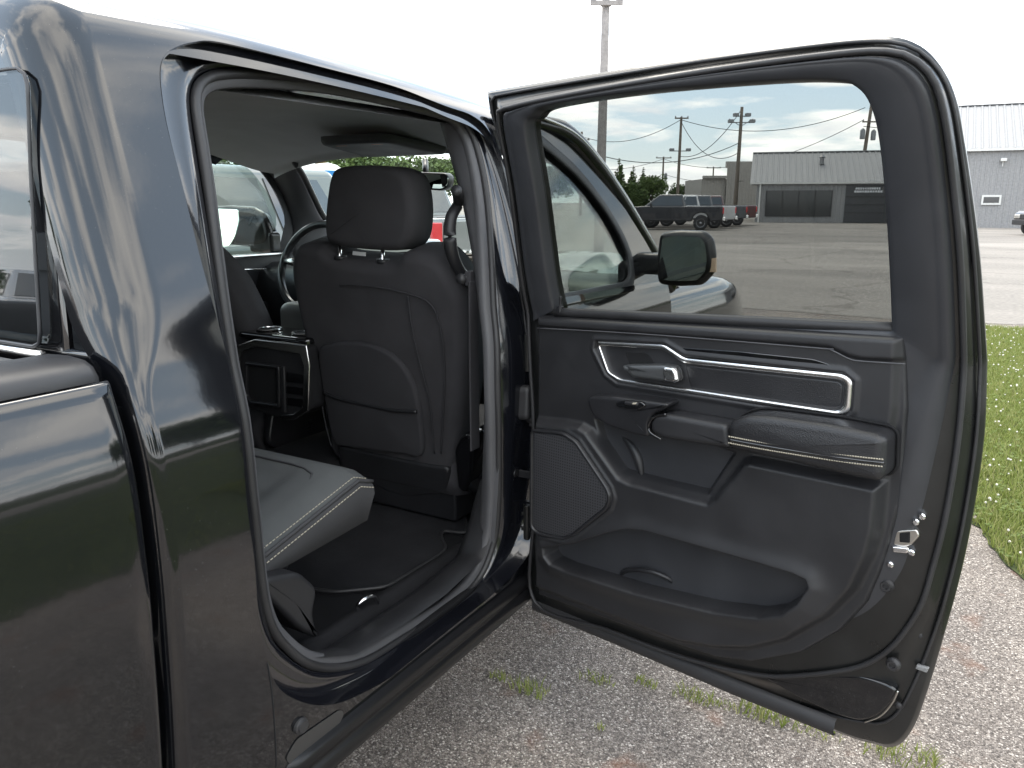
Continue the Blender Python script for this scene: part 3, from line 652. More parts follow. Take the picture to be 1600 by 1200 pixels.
# ---- front seats
def front_seat(dx_, K=.20, y0=.135, hy=.0):
    z0 = .66
    def pm(a, b, h): return (a + dx_, y0 - K * (b - z0) - h * .98, b - h * .2)
    outl = [(-0.8742, 1.4147), (-0.8038, 1.4206), (-0.7701, 1.4155), (-0.7467, 1.3923), (-0.7076, 1.3797), (-0.4996, 1.3775), (-0.4718, 1.3974), (-0.4408, 1.4115), (-0.3671, 1.4119), (-0.3295, 1.3948), (-0.2991, 1.363), (-0.2752, 1.3179), (-0.2614, 1.2625), (-0.2839, 1.0953), (-0.3372, 0.8798), (-0.411, 0.6592), (-0.5886, 0.6342), (-0.8868, 0.6585), (-0.9101, 0.7942), (-0.9205, 0.9604), (-0.9278, 1.0974), (-0.9319, 1.2297), (-0.9215, 1.3472)]
    o = pillow('seat_back', resample(catmull(outl, 4, True), 150), -.10, .03, .04, cloth, mapf=pm, bulge=.003, n=150, nr=8, ncap=10, back=True)
    # pocket panel
    pk = [(-0.8479, 1.0711), (-0.7874, 1.1099), (-0.6747, 1.1264), (-0.5729, 1.1143), (-0.5053, 1.0725), (-0.4684, 1.0023), (-0.4625, 0.923), (-0.4797, 0.7677), (-0.566, 0.7531), (-0.7908, 0.7396), (-0.8608, 0.7528), (-0.8633, 0.8969)]
    o2 = pillow('map_pocket', resample(catmull(pk, 5, True), 90), .0, .050, .012, cloth2, mapf=pm, bulge=.006, n=90)
    top = [(-0.847, 0.9388), (-0.7902, 0.925), (-0.6669, 0.918), (-0.5613, 0.914), (-0.4651, 0.9227)]
    pip = tube('pocket_binding', [pm(a, b, .056) for a, b in catmull(top, 6)], .006, vinyl, seg=6)
    se = []
    for pts in ([(-0.6992, 1.3058), (-0.6206, 1.3098), (-0.5096, 1.3036), (-0.4165, 1.2893), (-0.3725, 1.2746), (-0.3464, 1.2377), (-0.3376, 1.15), (-0.356, 1.0052), (-0.4067, 0.78)], [(-0.4404, 1.2879), (-0.4445, 1.201), (-0.4348, 1.0798), (-0.4198, 0.9548), (-0.4325, 0.7757)], [(-0.8951, 1.0778), (-0.8872, 0.9409), (-0.8883, 0.7975), (-0.8826, 0.7245)]):
        se.append(tube('seam', [pm(a, b, .040) for a, b in catmull(pts, 6)], .0025, cloth2, seg=5))
    lowp = [(-0.8627, 0.7327), (-0.6796, 0.7291), (-0.4659, 0.7284), (-0.3841, 0.7339), (-0.4096, 0.6358), (-0.5993, 0.578), (-0.8612, 0.6276)]
    o3 = pillow('lower_back_cover', rounded(lowp, .02), -.05, .040, .012, plastic, mapf=pm, n=60)
    hd = [(-0.6816, 1.6467), (-0.6134, 1.6526), (-0.5172, 1.6506), (-0.4535, 1.6387), (-0.4196, 1.6153), (-0.4089, 1.5675), (-0.4102, 1.5139), (-0.423, 1.4592), (-0.4476, 1.4273), (-0.49, 1.4093), (-0.6481, 1.4104), (-0.7245, 1.42), (-0.7559, 1.4389), (-0.7511, 1.5016), (-0.7283, 1.5782), (-0.708, 1.6249)]
    hm = lambda a, b, h: (a + dx_, hy - .10 * (b - 1.4) - h, b)
    o4 = pillow('head_rest', resample(catmull(hd, 4, True), 110), -.075, .032, .028, cloth, mapf=hm, bulge=.003, n=110, nr=8, back=True)
    hs = [(-0.4495, 1.6333), (-0.4288, 1.5942), (-0.4256, 1.5408), (-0.4339, 1.4865), (-0.4534, 1.4383), (-0.4797, 1.4152)]
    hs2 = tube('headrest_seam', [hm(a, b, .020) for a, b in catmull(hs, 6)], .0022, cloth2, seg=5)
    shelf = [(-0.7727, 1.4055), (-0.7154, 1.4012), (-0.444, 1.3946), (-0.4903, 1.3759), (-0.7091, 1.3737), (-0.7397, 1.3886)]
    c_ = np.array(shelf).mean(0)
    posts = []
    for px in [(-0.7223, 1.4003), (-0.5523, 1.396)]:
        posts.append(tube('headrest_post', [(px[0] + dx_, hy, 1.30), (px[0] + dx_, hy - .005, 1.37), (px[0] + dx_, hy, 1.44)], .0065, bright, seg=10))
        posts.append(tube('post_collar', [(px[0] + dx_, hy - .002, px[1] - .028), (px[0] + dx_, hy - .002, px[1] - .015)], .02, plastic, seg=14))
    tg = [(-0.6596, 1.4023), (-0.609, 1.3999), (-0.6106, 1.3883), (-0.6613, 1.3905)]
    tagp = prism('care_tag', tg, 0, .002, principled('white_tag', (.55, .55, .55), .6), mapf=lambda a, b, h: (a + dx_, hy - .012 - h, b))
    cush = pillow('seat_cushion', rounded([(-.27, .10), (.27, .10), (.27, .58), (-.27, .58)], .07), .0, .16, .05, cloth, mapf=lambda a, b, h: (-.61 + a + dx_, b, .62 + h + .06 * b), n=70, bulge=.01, back=True)
    sb = MB(); sb.box((-.61 + dx_, .32, .58), (.46, .42, .10)); base = sb.build('seat_base', plastic2, None, False, .01)
    side = pillow('side_shield', rounded([(-.02, .70), (.10, .60), (.42, .62), (.42, .78), (.10, .84), (.02, .84)], .03), .0, .03, .012, plastic2, mapf=lambda a, b, h: (-.335 + dx_ + h, a + .10, b - .02), n=50, back=True)
    T(o)
    for k in [o2, pip] + se + [o3, o4, hs2] + posts + [tagp, cush, base, side]: sub(k, o)
    return o
s1 = front_seat(0.0); s1.name = 'front_seat'
s2 = front_seat(-.89, .60, .29, -.20); s2.name = 'front_seat'
# seat hinge cover next to the sill
hc = [(-0.3499, 0.7997), (-0.3184, 0.8486), (-0.2844, 0.8711), (-0.2632, 0.8574), (-0.2895, 0.7215), (-0.3296, 0.6454), (-0.3571, 0.6583)]
T(pillow('recliner_cover', rounded(hc, .02), -.08, .02, .02, gloss, mapf=lambda a, b, h: (a, .10 - .2 * (b - .66) - h, b), n=50, back=True))
# ---- centre console
YC = -.03
co = [(-1.198, 1.036), (-1.179, 1.065), (-1.094, 1.092), (-0.864, 1.091), (-0.854, 1.031), (-0.872, 0.877), (-0.93, 0.843), (-0.994, 0.829), (-1.136, 0.842), (-1.188, 0.863), (-1.207, 0.925)]
con = T(pillow('centre_console', rounded(co, .012), -.50, .01, .012, plastic, mapf=lambda a, b, h: (a, YC - h, b), n=90, back=True))
ring1 = [(-1.183, 1.044), (-1.161, 1.073), (-1.077, 1.1), (-0.842, 1.1), (-0.833, 1.035), (-0.851, 0.879), (-0.912, 0.842), (-0.975, 0.829), (-0.98, 0.848), (-0.919, 0.861), (-0.876, 0.889), (-0.859, 1.028), (-0.873, 1.067), (-1.074, 1.074), (-1.141, 1.05), (-1.161, 1.019), (-1.167, 0.933), (-1.153, 0.884), (-1.182, 0.881), (-1.193, 0.93)]
sub(prism('console_bezel', ring1, 0, .010, chrome, mapf=lambda a, b, h: (a, -.041 - h, b), bevel=.003), con)
sub(prism('console_bin', rounded([(-1.118, 1.011), (-0.975, 1.013), (-0.983, 0.882), (-1.11, 0.879), (-1.132, 0.904)], .012), 0, .004, dark_hole, mapf=lambda a, b, h: (a, -.043 - h, b)), con)
bo = np.array([(-1.13, 1.017), (-0.965, 1.02), (-0.975, 0.874), (-1.12, 0.869), (-1.146, 0.895)])
fr_ = MB(); frame_ring('b', rounded(bo, .012), offset2(resample(rounded(bo, .012), 80), .012), 0, .014, plastic2, mapf=lambda a, b, h: (a, -.044 - h, b), n=80, MBo=fr_); sub(fr_.build('bin_frame', plastic2, None, True), con)
for k, pts in enumerate(([(-0.943, 0.999), (-0.862, 0.999), (-0.865, 0.969), (-0.946, 0.966)], [(-0.948, 0.951), (-0.866, 0.954), (-0.868, 0.93), (-0.95, 0.926)], [(-0.951, 0.911), (-0.869, 0.915), (-0.874, 0.888), (-0.953, 0.886)])):
    sub(prism('port_panel', rounded(pts, .004), 0, .004, gloss, mapf=lambda a, b, h: (a, -.042 - h, b)), con)
sub(prism('console_post', [(-0.962, 1.019), (-0.945, 1.018), (-0.956, 0.859), (-0.973, 0.861)], 0, .012, plastic, mapf=lambda a, b, h: (a, -.042 - h, b), bevel=.003), con)
# cup holder tray on top of the console's rear and the padded lid behind it
zt = float(np.max([p[1] for p in co]))
tray = T(pillow('cup_holder_tray', rounded([(-1.21, -.02), (-.87, -.02), (-.87, .14), (-1.21, .14)], .04), 0, .02, .01, gloss, mapf=lambda a, b, h: (a, b, zt - .02 + h + .02), n=60))
for x in (-1.125, -.955):
    q = MB(); lathe(q, [(.044, 0), (.046, .003), (.044, .006), (.038, .006), (.037, .002)], (x, .06, zt + .021), 'z', 30); sub(q.build('cup_ring', chrome, None, True), tray)
    q = MB(); lathe(q, [(.037, 0), (.036, .0035)], (x, .06, zt + .0205), 'z', 30); sub(q.build('cup_well', dark_hole), tray)
T(pillow('console_lid', rounded([(-1.20, .16), (-.86, .16), (-.86, .52), (-1.20, .52)], .05), 0, .10, .035, grain(principled('console_lid_vinyl', (.14, .145, .14), .35), 420, .4, .0007), mapf=lambda a, b, h: (a, b, zt + .0 + h), n=60, bulge=.012))
# ---- floor, tunnel, sills
fl = MB(); fl.box((-1.03, -.2, .50), (1.85, 1.95, .02)); T(fl.build('floor_carpet', carpet))
T(MB().box((-1.03, .1, .58), (.34, 1.6, .18)).build('floor_tunnel', carpet, None, True, .05, 4))
# sill carpet kick-up and moulded scuff trim along the opening
rows = []
for y in np.linspace(-.96, -.05, 40):
    e = float(np.interp(y, [-.96, -.934, -.9, -.819, -.684, -.5, -.336, -.147, -.084, -.05], [.86, .79, .712, .618, .556, .545, .545, .572, .69, .80])) - .545
    rows.append([(-.105, y, .550 + e), (-.125, y, .556 + e), (-.15, y, .552 + e * .96), (-.18, y, .545 + e * .85), (-.205, y, .535 + e * .6), (-.22, y, .505)])
T(loft('sill_trim', rows, plastic, closed=False))
rows = []
for y in np.linspace(-.95, -.05, 40):
    e = float(sstep(y, -.62, -.95)) * .22
    rows.append([(-.222, y, .512 + e * .2), (-.235, y, .545 + e * .3), (-.262, y, .548 + e * .3), (-.275, y, .512)])
T(loft('carpet_edge', rows, carpet, closed=False))
bpt = [(-.10, .56), (-.10, 1.76)]
rows = []
for z in np.linspace(.54, 1.79, 30):
    xo = side_x(min(z, 1.79)) - .105; sh_ = .085 * float(sstep(z, 1.1, 1.62)); rows.append([(xo + .035, -.115 + sh_, z), (xo, -.118 + sh_, z), (xo - .025, -.105 + sh_, z), (xo - .04, -.06 + sh_, z), (xo - .04, .09, z), (xo - .0, .12, z)])
T(loft('inner_pillar_cover', rows, pillar, closed=False))
gh = catmull([(-.225, -.085, 1.58)] + [(-.26, a - .0, b) for a, b in [(-0.026, 1.545), (-0.061, 1.507), (-0.069, 1.452), (-0.055, 1.4), (-0.012, 1.351), (0.047, 1.32)]] + [(-.215, -.085, 1.345)], 6)
T(tube('pillar_grab_handle', gh, [.019 - .004 * abs(math.cos(i / (len(gh) - 1) * PI)) for i in range(len(gh))], plastic, seg=12))
belt = MB(); belt.box((-.20, -.05, 1.345), (.02, .05, .04)); belt.box((-.185, -.07, 1.10), (.006, .045, .48))
T(belt.build('seat_belt', cloth2, None, False, .004))
q = MB(); lathe(q, [(.012, 0), (.012, .012), (.006, .014)], (-.215, -.065, 1.345), 'x', 12); T(q.build('belt_bolt', bright, None, True))
# ---- rear bench: grey cushion with dark piped side, back rest
def rear_bench():
    sec = []
    for t in np.linspace(0, 1, 22):
        y = -.96 + t * .52
        zt_ = .828 + (y + .81) * .245 - .030 * float(sstep(y, -.49, -.44))
        row = []
        for c in np.linspace(0, 1, 60):
            x = -.258 - c * 1.54
            e = float(sstep(c, .0, .05)); e2 = float(sstep(c, 1, .95))
            dip = -.018 * float(sstep(c, .09, .125)) * float(sstep(c, .44, .40)) * float(sstep(y, -.51, -.55))
            row.append((x, y, zt_ - .022 * (1 - e) ** 2 - .022 * (1 - e2) + dip))
        sec.append(row)
    top = loft('rear_cushion', sec, grey_cloth, closed=False)
    fr0 = [(p[0], p[1] + .02, p[2] - .03) for p in sec[-1]]; fr1 = [(p[0], p[1] - .015, .765) for p in sec[-1]]
    front = loft('cushion_front', [sec[-1], [(p[0], p[1] + .012, p[2] - .008) for p in sec[-1]], fr0, fr1], greyside, closed=False)
    e_ = [r[0] for r in sec]; s0 = e_; s05 = [(p[0] + .010, p[1], p[2] - .006) for p in e_]; s1_ = [(p[0] + .014, p[1], p[2] - .03) for p in e_]
    s2_ = [(p[0] + .008, p[1] - .025 * (i / 21) ** 6, .752 + .001 * i) for i, p in enumerate(e_)]; s3_ = [(p[0] - .03, p[1] - .03 * (i / 21) ** 6, .745 + .001 * i) for i, p in enumerate(e_)]
    side = loft('cushion_side', [s0, s05, s1_, s2_, s3_], greyside, closed=False)
    pipe = tube('cushion_piping', [(p[0] + .008, p[1], p[2] + .001) for p in e_], .005, greyside, seg=7)
    st_ = MB()
    for dx2, dz2 in ((-.009, .0055), (.0145, -.014)):
        for p, q_ in zip(resample(np.array(e_), 52, False)[:-1], resample(np.array(e_), 52, False)[1:]):
            a = np.array(p) + (dx2, 0, dz2); b = a + (np.array(q_) - np.array(p)) * .62
            tube('s', [tuple(a), tuple(b)], .0014, None, seg=4, MBo=st_)
    stt = st_.build('stitching', thread, None, False); tag(stt, kind='stuff')
    zt2 = lambda y: .828 + (y + .81) * .245 + .0006
    seam = [(-.345, y, zt2(y) - .004) for y in np.linspace(-.94, -.56, 14)] + [(-.36, -.535, zt2(-.535)), (-.40, -.52, zt2(-.52))] + [(x, -.515, zt2(-.515)) for x in np.linspace(-.45, -1.0, 10)]
    sm_ = tube('cushion_seam', seam, .0028, greyside, seg=6)
    sm2 = tube('cushion_seam', [(-.345 - .02, y, zt2(y) - .012) for y in np.linspace(-.94, -.70, 10)] + [(-.45, -.66, zt2(-.66) - .017), (-.6, -.65, zt2(-.65) - .018), (-.8, -.66, zt2(-.66) - .018)], .0028, greyside, seg=6)
    fold = []
    for t in np.linspace(0, 1, 20):
        y = -.96 + t * .46; fold.append((-.40 + .10 * t ** 3, y, .828 + (y + .81) * .245 - .012 + .008))
    T(top)
    for k in (front, side, pipe, stt, sm_, sm2): sub(k, top)
    # squab
    sq = []
    for t in np.linspace(0, 1, 16):
        z = .82 + t * .62; y = -.90 - t * .13
        sq.append([(-.262, y - .12, z), (-.258, y - .02, z), (-.29, y + .012, z), (-.6, y + .02, z), (-1.03, y + .015, z), (-1.46, y + .02, z), (-1.77, y + .012, z), (-1.80, y - .02, z), (-1.80, y - .12, z)])
    sub(loft('rear_seat_back', sq, grey_cloth, closed=False, cap1=True), top)
    for x in (-.50, -1.56):
        sub(pillow('rear_headrest', rounded([(-.13, -.08), (.13, -.08), (.12, .08), (-.12, .08)], .04), -.05, .05, .04, cloth, mapf=lambda a, b, h, x=x: (x + a, -1.06 + h, 1.52 + b), n=50, back=True), top)
    m = MB(); m.box((-1.03, -.78, .62), (1.26, .34, .22)); sub(m.build('seat_box', carpet, None, False, .02), top)
    return top
rear_bench()
# moulded storage wing under the cushion, near the sill
wg = [(-0.846, 0.79), (-0.743, 0.761), (-0.693, 0.7), (-0.713, 0.647), (-0.698, 0.575), (-0.754, 0.627), (-0.821, 0.72), (-0.844, 0.753)]
T(pillow('under_seat_storage', rounded(wg, .02), -.09, .0, .012, plastic, mapf=lambda a, b, h: (-.20 + h, a, b), n=60, back=True))
T(MB().box((-1.03, -1.13, 1.05), (1.70, .03, .9)).build('cab_back_panel', pillar, None, False))
lp = catmull([(-.255, -.50, .53), (-.25, -.515, .56), (-.24, -.50, .575), (-.235, -.47, .57), (-.235, -.455, .545)], 8)
T(tube('tie_down_loop', lp, .006, bright, seg=8))
T(tube('tie_down_loop', [(p[0] - .02, p[1] + .53, p[2] - .02) for p in lp], .005, bright, seg=8))
T(MB().box((-.70, .16, .535), (.20, .05, .02)).build('floor_vent', dark_hole, None, False, .004))
# ---- loose carpet mat
mo = [(-0.583, -0.453), (-0.501, -0.461), (-0.405, -0.439), (-0.298, -0.342), (-0.292, -0.094), (-0.307, -0.05), (-0.372, 0.011), (-0.391, 0.052), (-0.307, 0.066), (-0.528, 0.365), (-0.844, 0.466), (-1.017, 0.364), (-0.879, -0.054)]
mat_ = tag(prism('floor_mat', rounded(mo, .03), .512, .524, matm), 'black carpet floor mat on the rear floor of the open cab', 'floor mat')
sub(tube('mat_binding', [(p[0], p[1], .523) for p in resample(rounded(mo, .03), 160)], .006, rubber, closed=True, seg=6), mat_)

# ================================================================ the open rear door (local x = along the door, y = outwards, z up)
def leanz(z): return .33 * max(0.0, z - 1.26)
DA = resample(catmull([(0.01, 1.81), (0.006, 1.757), (0.018, 1.649), (0.001, 1.488), (-0.012, 1.38), (-0.035, 1.264), (-0.01, 1.122), (0.008, 0.863), (0.01, 0.377)], 5) + catmull([(0.02, 0.374), (0.387, 0.378), (0.664, 0.379), (0.913, 0.381), (0.982, 0.389), (1.031, 0.404), (1.06, 0.459), (1.077, 0.551), (1.092, 0.668), (1.109, 0.829), (1.117, 0.979), (1.117, 1.12), (1.108, 1.23), (1.097, 1.34), (1.084, 1.456), (1.069, 1.555), (1.05, 1.659), (1.039, 1.709), (1.023, 1.749), (0.998, 1.785), (0.969, 1.807), (0.929, 1.819), (0.838, 1.825), (0.591, 1.825), (0.279, 1.818), (0.037, 1.811)], 5), 400)
DB = resample(catmull([(0.08, 1.74), (0.118, 1.758), (0.307, 1.773), (0.614, 1.787), (0.856, 1.791), (0.944, 1.787), (0.983, 1.774), (1.012, 1.747), (1.029, 1.706), (1.044, 1.627), (1.065, 1.458), (1.078, 1.27), (1.084, 1.125), (1.08, 0.971), (1.069, 0.861), (1.049, 0.751), (0.981, 0.631), (0.833, 0.529), (0.714, 0.479), (0.527, 0.447), (0.316, 0.437), (0.066, 0.427), (0.063, 0.698), (0.059, 0.977), (0.046, 1.136), (0.042, 1.328), (0.07, 1.573)], 5, True), 360)
DG = resample(catmull([(0.154, 1.717), (0.178, 1.741), (0.227, 1.758), (0.461, 1.767), (0.735, 1.763), (0.856, 1.754), (0.896, 1.74), (0.919, 1.71), (0.934, 1.647), (0.946, 1.51), (0.954, 1.337), (0.951, 1.311), (0.923, 1.308), (0.597, 1.291), (0.153, 1.267), (0.133, 1.279), (0.13, 1.367), (0.147, 1.572)], 5, True), 300)
DC = (.55, 1.48)
ang = angles_for(DC, DA, (), 420)
rA = ray_poly(np.array(DC), ang, DA); rB = ray_poly(np.array(DC), ang, DB); rG = ray_poly(np.array(DC), ang, DG)
dirs = np.stack([np.cos(ang), np.sin(ang)], 1)
def dring(r, off): return [(DC[0] + d[0]*q, off - leanz(DC[1] + d[1]*q), DC[1] + d[1]*q) for d, q in zip(dirs, r)]
mixr = lambda a, b, t: a + (b - a) * t
rings = [dring(rG, .018), dring(mixr(rG, rA, .5), .034), dring(mixr(rG, rA, .9), .040), dring(rA - .006, .036), dring(rA, .028), dring(rA, .018), dring(rA - .010, .010), dring(rA - .014, .006),
         dring(mixr(rA, rB, .45), .004), dring(mixr(rA, rB, .62), -.010), dring(mixr(rA, rB, .80), -.022), dring(rB, -.030), dring(mixr(rB, rG, .3), -.030), dring(mixr(rB, rG, .95), -.024), dring(rG, -.016), dring(rG, .018)]
DOOR = loft('rear_door', rings, shutpaint)
DOOR.parent = TRUCK; DOOR.matrix_parent_inverse = TRUCK_INV
DOOR.location = (-.056, 0, 0); DOOR.rotation_euler = (0, 0, math.radians(79 - 90))
tag(DOOR, 'open rear passenger door showing its charcoal trim panel')
def dsub(o): o.parent = DOOR; return o
dmap = lambda a, b, h: (a, -h, b)
lmap = lambda a, b, h: (a, -h - leanz(b), b)
# outer skin fill
out_r = [dring(rA - .006, .036)]
# window frame cover (satin) from just inside the seal to the glass, upper part only
fa = [t for t in range(len(ang))]
rings = []
for t, hh in ((.10, .028), (.14, .038), (.22, .043), (.30, .040), (.36, .041), (.90, .040), (1.0, .034), (1.01, .0)):
    rings.append([(DC[0] + d[0]*q, -hh - leanz(DC[1] + d[1]*q), DC[1] + d[1]*q) for d, q in zip(dirs, mixr(rB, rG, t))])
n_ = len(ang); keep = [DC[1] + d[1]*q > 1.27 for d, q in zip(dirs, rG)]
V = [v for r in rings for v in r]; F = [f for f in grid_faces(len(rings), n_, False, True) if all(keep[i % n_] for i in f)]
dsub(raw('window_frame', V, F, frame_mat))
dsub(prism('window_glass', resample(offset2(DG, -.012), 120), -.004, .002, 'tinted_side_glass', mapf=lambda a, b, h: (a, -h - leanz(b) - .004, b)))
# door weatherstrip
dsub(tube('weatherstrip', [(DC[0] + d[0]*q, -.036 - leanz(DC[1] + d[1]*q), DC[1] + d[1]*q) for d, q in zip(dirs[::2], mixr(rA, rB, .93)[::2])], .0055, rubber, closed=True, seg=8, up=(0, 1, 0)))
dsub(tube('edge_seal', [(DC[0] + d[0]*q, .003 - leanz(DC[1] + d[1]*q), DC[1] + d[1]*q) for d, q in zip(dirs[::2], mixr(rA, rB, .28)[::2])], .0035, rubber, closed=True, seg=6, up=(0, 1, 0)))
# ---- moulded trim panel as a relief
C1 = np.array([(0.079, 1.264), (0.582, 1.29), (0.985, 1.31), (1.003, 1.166), (1.01, 0.988), (1.006, 0.95), (0.997, 0.877), (0.986, 0.815), (0.967, 0.744), (0.92, 0.661), (0.841, 0.575), (0.728, 0.506), (0.639, 0.482), (0.543, 0.474), (0.336, 0.465), (0.081, 0.453)])
C2 = np.array([(0.079, 1.264), (0.582, 1.29), (0.976, 1.309), (0.984, 1.163), (0.981, 1.007), (0.977, 0.909), (0.969, 0.853), (0.942, 0.765), (0.894, 0.686), (0.806, 0.594), (0.726, 0.541), (0.638, 0.509), (0.542, 0.488), (0.438, 0.485), (0.081, 0.477)])
PU = np.array([(0.079, 1.282), (0.986, 1.324), (0.991, 1.255), (0.91, 1.249), (0.885, 1.251), (0.847, 1.264), (0.815, 1.264), (0.092, 1.23)])
PL = np.array([(0.089, 0.989), (0.193, 1.0), (0.244, 1.002), (0.274, 0.993), (0.376, 0.896), (0.402, 0.891), (0.607, 0.893), (0.619, 0.904), (0.683, 1.002), (0.701, 1.011), (0.979, 1.017), (0.982, 0.917), (0.974, 0.862), (0.948, 0.775), (0.9, 0.697), (0.814, 0.606), (0.734, 0.554), (0.647, 0.522), (0.553, 0.501), (0.45, 0.499), (0.093, 0.49)])
PK = np.array([(0.146, 0.638), (0.251, 0.682), (0.36, 0.745), (0.407, 0.765), (0.453, 0.773), (0.639, 0.778), (0.818, 0.781), (0.849, 0.776), (0.856, 0.761), (0.837, 0.717), (0.805, 0.681), (0.756, 0.656), (0.649, 0.631), (0.442, 0.605), (0.222, 0.594), (0.169, 0.598), (0.149, 0.614)])
PS = np.array([(0.103, 0.957), (0.204, 0.967), (0.245, 0.953), (0.343, 0.853), (0.351, 0.833), (0.343, 0.806), (0.241, 0.704), (0.211, 0.684), (0.128, 0.675), (0.103, 0.683)])
PI_ = np.array([(0.275, 1.215), (0.468, 1.229), (0.523, 1.207), (0.876, 1.218), (0.896, 1.205), (0.897, 1.147), (0.884, 1.131), (0.861, 1.128), (0.343, 1.12), (0.31, 1.136), (0.272, 1.194)])
PB = np.array([(0.279, 1.015), (0.582, 1.017), (0.658, 1.006), (0.599, 0.895), (0.417, 0.892), (0.364, 0.893), (0.3, 0.96)])
def sd(Pg, S, Z):
    Pg = np.asarray(Pg); d2 = np.full(S.shape, 1e9); ins = np.zeros(S.shape, bool)
    for (ax, az), (bx_, bz_) in zip(Pg, np.roll(Pg, -1, 0)):
        ex, ez = bx_ - ax, bz_ - az; t = np.clip(((S-ax)*ex + (Z-az)*ez) / (ex*ex + ez*ez + 1e-12), 0, 1)
        d2 = np.minimum(d2, (S-ax-t*ex)**2 + (Z-az-t*ez)**2)
        c = ((az <= Z) & (bz_ > Z)) | ((bz_ <= Z) & (az > Z)); xx = ax + (Z-az) * ex / (ez if abs(ez) > 1e-12 else 1e-12)
        ins ^= c & (S < xx)
    return np.where(ins, 1, -1) * np.sqrt(d2)
ss = np.arange(.055, 1.0, .0026); zs_ = np.arange(.41, 1.345, .0026); S, Z = np.meshgrid(ss, zs_, indexing='ij')
hgt = .008 + .042 * sstep(sd(C1, S, Z), -.002, .010) + .010 * sstep(sd(C2, S, Z), 0, .016)
dU = sd(PU, S, Z); hgt += .008 * sstep(dU, 0, .008) * sstep(sd(C1, S, Z), .0, .02)
dL_ = sd(PL, S, Z); hgt += .026 * sstep(dL_, -.002, .020)
hgt -= .026 * sstep(sd(PB, S, Z), -.004, .012) * (1 - sstep(dL_, -.002, .020))
dK = sd(PK, S, Z); hgt += .016 * np.exp(-(np.clip(-dK, 0, 1) / .030) ** 2) * sstep(Z, .90, .70) * sstep(dL_, 0, .02)
hgt -= .088 * sstep(dK, -.001, .010)
hgt += .004 * sstep(sd(PS, S, Z), -.020, -.010) - .010 * sstep(sd(PS, S, Z), -.006, .0)
hgt += .004 * sstep(sd(PI_, S, Z), -.016, -.005) - .012 * sstep(sd(PI_, S, Z), -.002, .003)
for _ in range(1):
    hgt[1:-1, 1:-1] = (hgt[1:-1, 1:-1] * 4 + hgt[:-2, 1:-1] + hgt[2:, 1:-1] + hgt[1:-1, :-2] + hgt[1:-1, 2:]) / 8
V = np.stack([S, -hgt, Z], -1).reshape(-1, 3)
keepv = (sd(C1, S, Z) > -.012).reshape(-1)
F = [f for f in grid_faces(len(ss), len(zs_)) if all(keepv[i] for i in f)]
used = sorted({i for f in F for i in f}); remap = {o: i for i, o in enumerate(used)}
dsub(raw('trim_panel', V[used], [tuple(remap[i] for i in f) for f in F], plastic))
# pale seam line under the belt roll
sl = [(0.092, 1.228), (0.408, 1.247), (0.815, 1.263), (0.848, 1.263), (0.885, 1.25), (0.91, 1.248), (0.989, 1.253)]
dsub(tube('belt_seam', [dmap(a, b, .0665) for a, b in catmull(sl, 5)], .0016, pillar, seg=5))
# insert with bezel
bo_ = rounded([(0.278, 1.216), (0.47, 1.229), (0.524, 1.204), (0.877, 1.218), (0.896, 1.208), (0.898, 1.145), (0.882, 1.131), (0.344, 1.119), (0.312, 1.137)], [.006, .012, .012, .012, .012, .014, .008, .01, .01])
bi_ = rounded([(0.287, 1.204), (0.465, 1.215), (0.518, 1.19), (0.869, 1.204), (0.88, 1.196), (0.88, 1.151), (0.869, 1.14), (0.351, 1.13), (0.317, 1.142)], [.004, .01, .01, .008, .008, .01, .008, .008, .008])
ANG = np.linspace(-PI, PI, 420, endpoint=False)
def radial(P_, c_): 
    r_ = ray_poly(np.array(c_), ANG, np.array(P_)); return np.stack([c_[0] + r_*np.cos(ANG), c_[1] + r_*np.sin(ANG)], 1)
bo_d, bi_d = resample(bo_, 400), resample(bi_, 400)
def bezel(name, A, B, h0, h1, mat, MBo=None):
    k = int(np.argmin(np.linalg.norm(B - A[0], axis=1))); B = np.roll(B, -k, 0)
    rr = [(A, h0), (A, h1 - .003), (A + (B-A)*.2, h1), (A + (B-A)*.75, h1 + .001), (B, h1 - .004), (B, h0)]
    return loft(name, [[dmap(p[0], p[1], hh) for p in R_] for R_, hh in rr], mat)
dsub(bezel('insert_bezel', bo_d, bi_d, .045, .062, chrome))
gs = rounded([(0.483, 1.225), (0.662, 1.236), (0.814, 1.24), (0.848, 1.234), (0.874, 1.22), (0.841, 1.218), (0.529, 1.206)], .008)
dsub(pillow('gloss_strip', gs, .045, .0605, .003, gloss, mapf=dmap, n=90))
ins_ = rounded([(0.518, 1.188), (0.867, 1.201), (0.877, 1.193), (0.877, 1.15), (0.865, 1.14), (0.538, 1.132)], .008)
dsub(pillow('insert_pad', ins_, .040, .054, .006, vinyl, mapf=dmap, n=100))
hp_ = rounded([(0.286, 1.2), (0.46, 1.21), (0.512, 1.187), (0.531, 1.133), (0.349, 1.13), (0.315, 1.144)], .006)
dsub(pillow('handle_plate', hp_, .040, .0515, .004, plastic, mapf=dmap, n=90))
hcup = rounded([(0.354, 1.196), (0.415, 1.202), (0.431, 1.193), (0.445, 1.17), (0.421, 1.153), (0.376, 1.155)], .010)
dsub(pillow('handle_cup', hcup, .044, .0522, .002, dark_hole, mapf=dmap, n=60))
hd_ = rounded([(0.366, 1.167), (0.385, 1.171), (0.479, 1.184), (0.509, 1.184), (0.514, 1.175), (0.519, 1.151), (0.507, 1.146), (0.477, 1.145), (0.397, 1.142)], .004)
hb = dsub(pillow('pull_handle', hd_, .050, .082, .010, grain(principled('satin_grey_handle', (.16, .165, .17), .35, .7), 900, .1, .0003), mapf=dmap, n=90, back=True))
